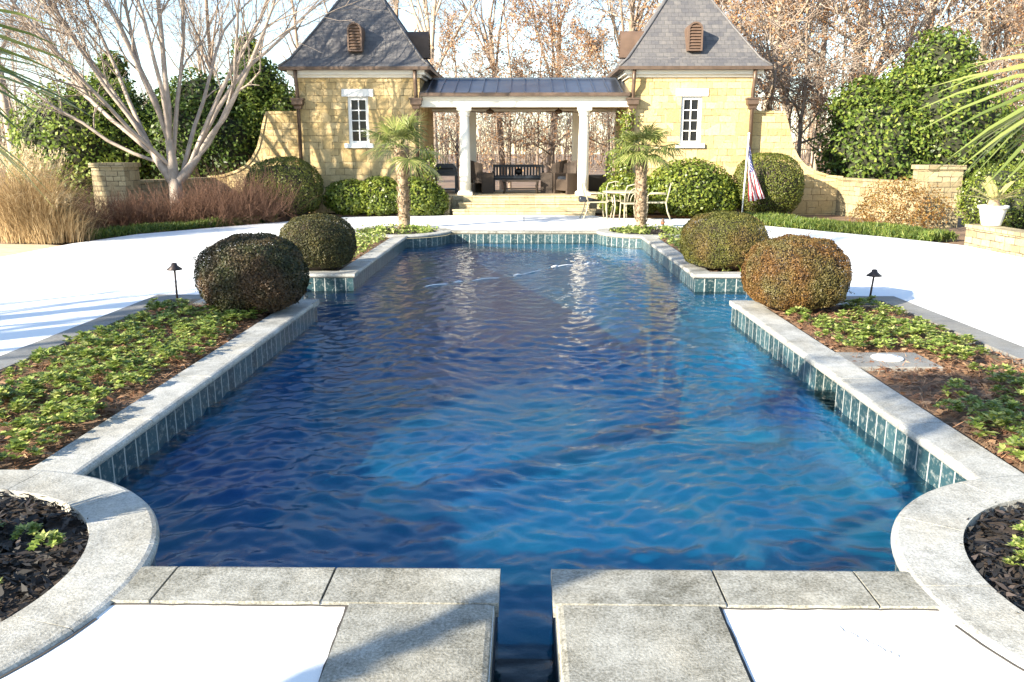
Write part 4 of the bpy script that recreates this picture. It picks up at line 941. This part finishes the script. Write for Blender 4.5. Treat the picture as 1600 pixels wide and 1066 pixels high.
vine([(-2.62, 23.6, .5), (-2.68, 23.6, 1.2), (-2.7, 23.62, 1.8)], 700, 'pale green vine at the inner corner of the left tower', 72)

# ------------------------------------------------------------ furniture and small things
def path_light(x, y, h, lean, label):
    o = thing('path_light', label, 'path light', (x, y, 0)); b = MB(); tx = x+lean
    b.tube([(x, y, -.03), (tx, y, h-.05)], .012, 8); b.tube([(x, y, -.03), (x, y, .02)], .022, 8); b.build('stem', M['bronze'], o)
    b = MB(); b.lathe((tx, y, h-.06), [(.03, 0), (.085, -.02), (.088, -.012), (.035, .03), (.03, .055), (.018, .06)], 20); b.build('shade', M['bronze'], o)
path_light(-3.98, 9.3, .47, .0, 'black mushroom path light in the left bed beside the dark boxwood'); path_light(4.05, 9.6, .37, .03, 'bronze path light leaning in the right bed beside the rusty boxwood')
o = thing('skimmer_cover', 'grey stone slab with round white skimmer lid in the right bed', 'skimmer cover', (3.05, 6.72, 0))
b = MB(); b.box(2.695, 3.38, 6.48, 6.98, -.05, .012, bev=.006); b.build('slab', M['border'], o)
b = MB(); b.lathe((3.05, 6.76, .012), [(.125, 0), (.13, .008), (.12, .014), (.105, .012), (.1, .016), (.01, .018)], 32); b.box(2.99, 3.02, 6.7, 6.8, .026, .032); b.box(3.08, 3.11, 6.72, 6.82, .026, .032); b.build('lid', M['pvc'], o)

def patio_chair(x, y, rz, label):
    o = thing('patio_chair', label, 'chair', (0, 0, 0), 'cream metal chairs round the patio table')
    for sx in (-1, 1):
        b = MB(); b.tube([(sx*.24, .24, .44), (sx*.25, .25, .2), (sx*.26, .28, 0)], .016, 6); b.build('leg', M['iron_white'], o)
        b = MB(); b.tube([(sx*.24, -.22, .44), (sx*.25, -.27, .2), (sx*.26, -.36, 0)], .016, 6); b.build('leg', M['iron_white'], o)
        b = MB(); b.tube([(sx*.25, -.22, .66), (sx*.28, 0, .67), (sx*.28, .2, .66), (sx*.26, .25, .6), (sx*.24, .24, .44)], .014, 6); b.build('armrest', M['iron_white'], o)
    b = MB(); b.box(-.25, .25, -.24, .26, .43, .455)
    b.build('seat', M['iron_white'], o)
    b = MB(); top = [(-.24, -.22, .44), (-.24, -.3, .75), (-.2, -.32, .88), (0, -.33, .93), (.2, -.32, .88), (.24, -.3, .75), (.24, -.22, .44)]; b.tube(top, .015, 6)
    for r_ in (.1, .17): b.tube([(r_*math.cos(R(a)), -.25-.07*math.sin(R(a))*r_*4, .5+1.9*r_*math.sin(R(a))) for a in range(0, 181, 20)], .01, 5)
    b.tube([(0, -.25, .46), (0, -.33, .92)], .009, 5); b.build('backrest', M['iron_white'], o)
    o.location = (x, y, 0); o.rotation_euler.z = R(rz)
patio_chair(1.85, 21.7, -85, 'cream metal chair at the left of the patio table holding a dark bundle')
patio_chair(2.72, 21.05, 5, 'cream metal chair on the pool side of the patio table')
patio_chair(3.42, 21.5, 80, 'cream metal chair on the right of the patio table behind the palm trunk')
patio_chair(2.45, 22.25, 178, 'cream metal chair on the far side of the patio table before the hedge')
o = thing('patio_table', 'round cream metal patio table between the steps and the palm', 'table', (2.6, 21.6, 0))
b = MB(); b.lathe((2.6, 21.6, .68), [(.56, 0), (.58, .012), (.58, .03), (.56, .04), (.02, .042)], 32); b.build('tabletop', M['iron_white'], o)
for k in range(4):
    a = R(45+90*k); b = MB(); c_, s_ = math.cos(a), math.sin(a); b.tube([(2.6+.45*c_, 21.6+.45*s_, .68), (2.6+.38*c_, 21.6+.38*s_, .35), (2.6+.46*c_, 21.6+.46*s_, 0)], .018, 6); b.build('leg', M['iron_white'], o)
o = thing('folded_umbrella', 'dark folded bundle with a tapering end lying across the left patio chair', 'umbrella', (1.75, 21.6, .47)); b = MB()
b.tube([(1.42, 21.55, .52), (1.46, 21.56, .52), (1.7, 21.6, .5), (1.95, 21.66, .475)], [.07, .085, .05, .02], 10); b.build('canopy', M['black'], o)
b = MB(); b.tube([(1.95, 21.66, .475), (2.12, 21.7, .40), (2.2, 21.7, .385)], .012, 6); b.build('handle', M['black'], o)

# breezeway furniture (floor z .5)
Fz = .5
def armchair(x, y, rz, label):
    o = thing('wicker_armchair', label, 'armchair', (0, 0, 0), 'wicker armchairs in the breezeway')
    b = MB(); b.box(-.3, .3, -.28, .3, .3, .42, bev=.03); b.build('seat', M['wicker'], o)
    b = MB(); vs = []; n = 10
    for z, rr2 in ((.3, .34), (.6, .37), (.85, .4)):
        for q in (0, -.05):
            for i in range(n+1):
                a = R(180+180*i/n); vs.append(((rr2+q)*math.cos(a), (rr2+q)*math.sin(a)*.95, z+(.12*math.sin(R(180*i/n)) if z > .5 else 0)))
    k = n+1; fs = []
    for L in range(2):
        for i in range(n):
            fs += [(L*2*k+i, L*2*k+i+1, (L+1)*2*k+i+1, (L+1)*2*k+i), (L*2*k+k+i+1, L*2*k+k+i, (L+1)*2*k+k+i, (L+1)*2*k+k+i+1)]
    for i in range(n): fs.append((4*k+i, 4*k+i+1, 5*k+i+1, 5*k+i))
    b.add(vs, fs); b.build('backrest', M['wicker'], o)
    for sx in (-1, 1):
        b = MB(); b.box(sx*.3, sx*.38, -.02, .34, .0, .6, bev=.02); b.build('armrest', M['wicker'], o)
    b = MB(); b.box(-.3, .3, .24, .3, .1, .3); b.build('apron', M['wicker'], o)
    for sx in (-1, 1): b = MB(); b.box(sx*.28, sx*.34, -.3, -.24, 0, .3); b.build('leg', M['wicker'], o)
    b = MB(); b.box(-.26, .26, -.2, .27, .42, .5, bev=.03); b.build('cushion', M['black'], o)
    o.location = (x, y, Fz); o.rotation_euler.z = R(rz); return o
armchair(-1.35, 25.2, -70, 'dark wicker armchair just right of the left column'); armchair(.92, 25.3, 75, 'brown wicker armchair right of the long bench'); armchair(1.35, 24.7, 120, 'brown wicker armchair hard against the right column')
o = thing('garden_bench', 'long black ornate bench at the back of the breezeway', 'bench', (-.17, 26, Fz))
b = MB(); b.box(-.95, .6, 25.72, 26.2, Fz+.36, Fz+.42, bev=.01); b.build('seat', M['dark'], o)
b = MB(); b.box(-.97, .62, 26.2, 26.26, Fz+.74, Fz+.82); b.box(-.97, .62, 26.21, 26.25, Fz+.44, Fz+.48)
for i in range(17):
    x = -.93+i*1.51/16; b.box(x-.028, x+.028, 26.22, 26.24, Fz+.48, Fz+.74)
b.lathe((-.17, 26.23, Fz+.6), [(.01, -.12), (.1, -.06), (.13, 0), (.1, .06), (.01, .12)], 12); b.build('backrest', M['dark'], o)
for x in (-.93, .58):
    for y in (25.75, 26.2):
        b = MB(); b.box(x-.03, x+.03, y-.03, y+.03, Fz, Fz+(.36 if y < 26 else .74)); b.build('leg', M['dark'], o)
    b = MB(); b.box(x-.035, x+.035, 25.72, 26.17, Fz+.58, Fz+.63); b.box(x-.025, x+.025, 25.74, 25.79, Fz+.42, Fz+.58); b.build('armrest', M['dark'], o)
b = MB(); b.box(-.9, .55, 25.74, 26.16, Fz+.42, Fz+.5, bev=.03); b.build('cushion', M['black'], o)
o = thing('coffee_table', 'low dark coffee table in front of the long bench', 'coffee table', (-.1, 25.0, Fz))
b = MB(); b.box(-.65, .45, 24.75, 25.2, Fz+.34, Fz+.39, bev=.01); b.build('tabletop', M['wicker'], o)
b = MB(); b.box(-.6, .4, 24.8, 25.15, Fz+.12, Fz+.15, bev=.005); b.build('shelf', M['wicker'], o)
for x in (-.6, .4):
    for y in (24.8, 25.15): b = MB(); b.tube([(x, y, Fz), (x*.92, y, Fz+.2), (x, y, Fz+.34)], .03, 6); b.build('leg', M['wicker'], o)
o = thing('grill', 'black barbecue grill on legs left of the left column', 'grill', (-2.35, 25.4, Fz))
b = MB(); b.box(-2.72, -2.0, 25.15, 25.65, Fz+.5, Fz+.62, bev=.01); b.box(-2.7, -2.02, 25.2, 25.6, Fz+.08, Fz+.12); b.build('firebox', M['black'], o)
b = MB(); b.prism([(-2.7, Fz+.62), (-2.02, Fz+.62), (-2.02, Fz+.72), (-2.12, Fz+.86), (-2.6, Fz+.86), (-2.7, Fz+.72)], 25.18, 25.62); hd = b.build('hood', M['black'], o)
b = MB(); b.tube([(-2.6, 25.13, Fz+.72), (-2.12, 25.13, Fz+.72)], .015, 6); b.build('handle', M['dark'], hd)
for x in (-2.68, -2.05):
    for y in (25.2, 25.6): b = MB(); b.box(x-.025, x+.025, y-.025, y+.025, Fz, Fz+.5); b.build('leg', M['black'], o)
o = thing('side_table', 'small black side table between left column and long bench', 'side table', (-1.35, 26.2, Fz)); b = MB(); b.box(-1.6, -1.0, 26.0, 26.4, Fz+.4, Fz+.45, bev=.01); b.build('tabletop', M['dark'], o)
for x in (-1.56, -1.19):
    for y in (26.04, 26.36): b = MB(); b.box(x-.02, x+.02, y-.02, y+.02, Fz, Fz+.4); b.build('leg', M['dark'], o)
o = thing('storage_chest', 'low dark storage chest right of the right column', 'chest', (2.3, 26.6, Fz))
b = MB(); b.box(1.9, 2.85, 26.35, 26.8, Fz, Fz+.45, bev=.01); b.build('body', M['dark'], o)
b = MB(); b.box(1.88, 2.87, 26.33, 26.82, Fz+.45, Fz+.5, bev=.01); b.build('lid', M['dark'], o)
for s, lb in ((-1, 'brown ceiling fan nearer the left column'), (1, 'brown ceiling fan nearer the right column')):
    x, y = s*1.02, 25.5; o = thing('ceiling_fan', lb, 'ceiling fan', (x, y, 2.9))
    b = MB(); b.lathe((x, y, 2.83), [(.03, -.03), (.11, 0), (.12, .06), (.06, .1), (.02, .11), (.02, .17)], 16); b.build('motor', M['louver'], o)
    for k in range(5):
        a = R(72*k+20*s); b = MB(); b.bar((x+.12*math.cos(a), y+.12*math.sin(a), 2.86), (x+.6*math.cos(a), y+.6*math.sin(a), 2.86), .13, .012); b.build('blade', M['louver'], o)
x, y = 2.55, 24.4; o = thing('wind_chime', 'thin white wind chime hanging right of the right column', 'wind chime', (x, y, 2.5)); b = MB()
b.tube([(x, y, 2.92), (x, y, 2.35)], .006, 4)
for k in range(4): b.tube([(x+.03*math.cos(k*1.57), y+.03*math.sin(k*1.57), 2.7), (x+.03*math.cos(k*1.57), y+.03*math.sin(k*1.57), 2.42)], .007, 5)
b.build('tubes', M['pvc'], o)

# flag on a pole, hanging in folds
o = thing('flag_pole', 'white pole with a drooping red white and blue striped flag before the right tower', 'flag', (5.65, 21.7, 0))
b = MB(); b.tube([(5.65, 21.7, -.05), (5.71, 21.7, 2.12)], .02, 8); b.lathe((5.71, 21.7, 2.12), [(.012, 0), (.03, .02), (.03, .04), (.01, .06)], 10); b.build('pole', M['pvc'], o)
FR, FW, FB = simple('flag red', (.36, .02, .03), .8), simple('flag white', (.75, .73, .7), .8), simple('flag blue', (.02, .03, .13), .8)
def flag():
    nu, nv = 52, 39; V, Fc, mi = [], [], []    # u along fly, v along hoist (0 top)
    def pos(u, v):
        # hoist runs down the pole from z 1.95; the fly end droops downward
        z_ = 1.9-.6*v*(1-.35*u)-u*(1.36-.3*v); x_ = .48*u*(1-.8*v)*(.7+.3*u)
        f = .045*math.sin(u*5+v*9)*min(1, u*3)+.03*math.sin(v*13+u*2)*min(1, u*3)
        return (5.73+x_+.02*math.sin(v*11)*u, 21.68+f-.02*u, z_)
    for j in range(nv+1):
        for i in range(nu+1): V.append(pos(i/nu, j/nv))
    for j in range(nv):
        for i in range(nu):
            a = j*(nu+1)+i; Fc.append((a, a+1, a+nu+2, a+nu+1)); st = j*13//nv
            m_ = 0 if st % 2 == 0 else 1
            if i < nu*.4 and st < 7:
                cu, cv = i % 2, j % 4; m_ = 1 if (i % 4 == 1 and j % 4 == 1) or (i % 4 == 3 and j % 4 == 3) else 2
            mi.append(m_)
    me = np_mesh('flag_cloth', np.array(V)-np.array(wl(o)), np.array(Fc), None, np.array(mi, dtype=np.int32)); me.polygons.foreach_set('use_smooth', np.ones(len(Fc), dtype=bool))
    link('flag_cloth', me, [FR, FW, FB], o)
flag()

# potted sago palm
x, y, z = 8.45, 15.15, .4
o = thing('flower_pot', 'white tapered pot on the low stone planter wall', 'pot', (x, y, z)); b = MB()
b.lathe((x, y, z), [(.15, 0), (.16, .02), (.22, .28), (.225, .3), (.25, .31), (.255, .36), (.235, .365), (.225, .33), (.02, .33)], 32); b.build('pot_body', M['pot'], o)
o = thing('sago_palm', 'dry pale sago palm growing in the white pot', 'potted palm', (x, y, z+.33)); b = MB(); b.lathe((x, y, z+.3), [(.1, 0), (.11, .06), (.08, .16), (.02, .18)], 14); b.build('trunk', M['palmtrunk'], o)
rgp = np.random.default_rng(5); Cs, Ax, Ns = [], [], []; st = MB()
for k in range(15):
    a = 2*PI*k/15+rgp.uniform(-.2, .2); el = rgp.uniform(.35, 1.15); d = np.array([math.cos(a)*math.cos(el), math.sin(a)*math.cos(el), math.sin(el)]); L = rgp.uniform(.48, .66); s_ = np.array([-math.sin(a), math.cos(a), 0])
    pts = [np.array([x, y, z+.42])+d*L*t-np.array([0, 0, .22*L*t*t]) for t in np.linspace(0, 1, 8)]; st.tube([tuple(p) for p in pts], .006, 4)
    for t in np.linspace(.18, .98, 26):
        p = np.array([x, y, z+.42])+d*L*t-np.array([0, 0, .22*L*t*t])
        for sg in (-1, 1):
            l = .09*math.sin(PI*min(1, t*.9+.1))+.02; dd = s_*sg+d*.7; dd /= np.linalg.norm(dd); Cs.append(p+dd*l*.5); Ax.append(dd*3); Ns.append(np.cross(d, s_))
st.build('rachis', M['petiole'], o)
leaves('leaflets', rgp, np.array(Cs), np.array(Ns), .11, .014, M['cycad'], o, lay=.12, axis=np.array(Ax))

# pool cleaner hose floating at the far end
b = MB(); hp_ = [(-1.45, 12.0), (-.95, 12.5), (-.4, 12.9), (.1, 13.4), (.5, 14.2), (.95, 14.5), (1.35, 14.75)]
pts = []
for i in range(len(hp_)-1):
    for t in np.linspace(0, 1, 8, endpoint=False): pts.append((hp_[i][0]+(hp_[i+1][0]-hp_[i][0])*t, hp_[i][1]+(hp_[i+1][1]-hp_[i][1])*t, -.242+.017*math.sin((i+t)*PI*1.4+.6)))
o = thing('cleaner_hose', 'thin white pool cleaner hose floating in the far half of the pool', 'pool hose', (0, 12.3, -.23)); b.tube(pts, .011, 8); b.build('hose', M['pvc'], o)
for i, (fx, fy) in enumerate(((-1.0, 12.45), (-.1, 13.2), (.55, 14.24), (1.15, 14.62))):
    f = MB(); f.tube([(fx-.07, fy-.05, -.235), (fx, fy, -.228), (fx+.07, fy+.05, -.235)], [.01, .02, .01], 8); f.build('float', M['pvc'], o)

# robin on the far right round bed
bx_, by_, bz_ = 3.12, 18.75, .05
o = thing('bird', 'small brown robin standing on the edge of the far right round bed', 'bird', (bx_, by_, bz_)); bb = MB()
def ell(mb, c, r, ax=0, n=14):
    q = MB(); q.lathe((0, 0, 0), [(max(.004, math.cos(R(a))), math.sin(R(a))) for a in range(-90, 91, 18)], n); mb.add([(c[0]+v[0]*r[0], c[1]+v[1]*r[1], c[2]+v[2]*r[2]+v[0]*ax) for v in q.v], q.f, 0, True)
bb.tube([(bx_-.005, by_+.11, bz_+.045), (bx_-.005, by_+.06, bz_+.06), (bx_, by_+.02, bz_+.085), (bx_, by_-.02, bz_+.11), (bx_, by_-.04, bz_+.14), (bx_, by_-.045, bz_+.165), (bx_, by_-.06, bz_+.175), (bx_, by_-.095, bz_+.168)], [.006, .016, .042, .05, .038, .027, .024, .003], 12)
bb.build('body', simple('robin back', (.13, .09, .07), .8, 0, .3, 30), o)
f = MB(); ell(f, (bx_, by_-.038, bz_+.105), (.04, .03, .042)); f.build('breast', simple('robin breast', (.4, .13, .05), .8), o)
for sx in (-1, 1): f = MB(); f.tube([(bx_+sx*.016, by_, bz_-.04), (bx_+sx*.016, by_, bz_+.07)], .004, 5); f.build('leg', M['bronze'], o)
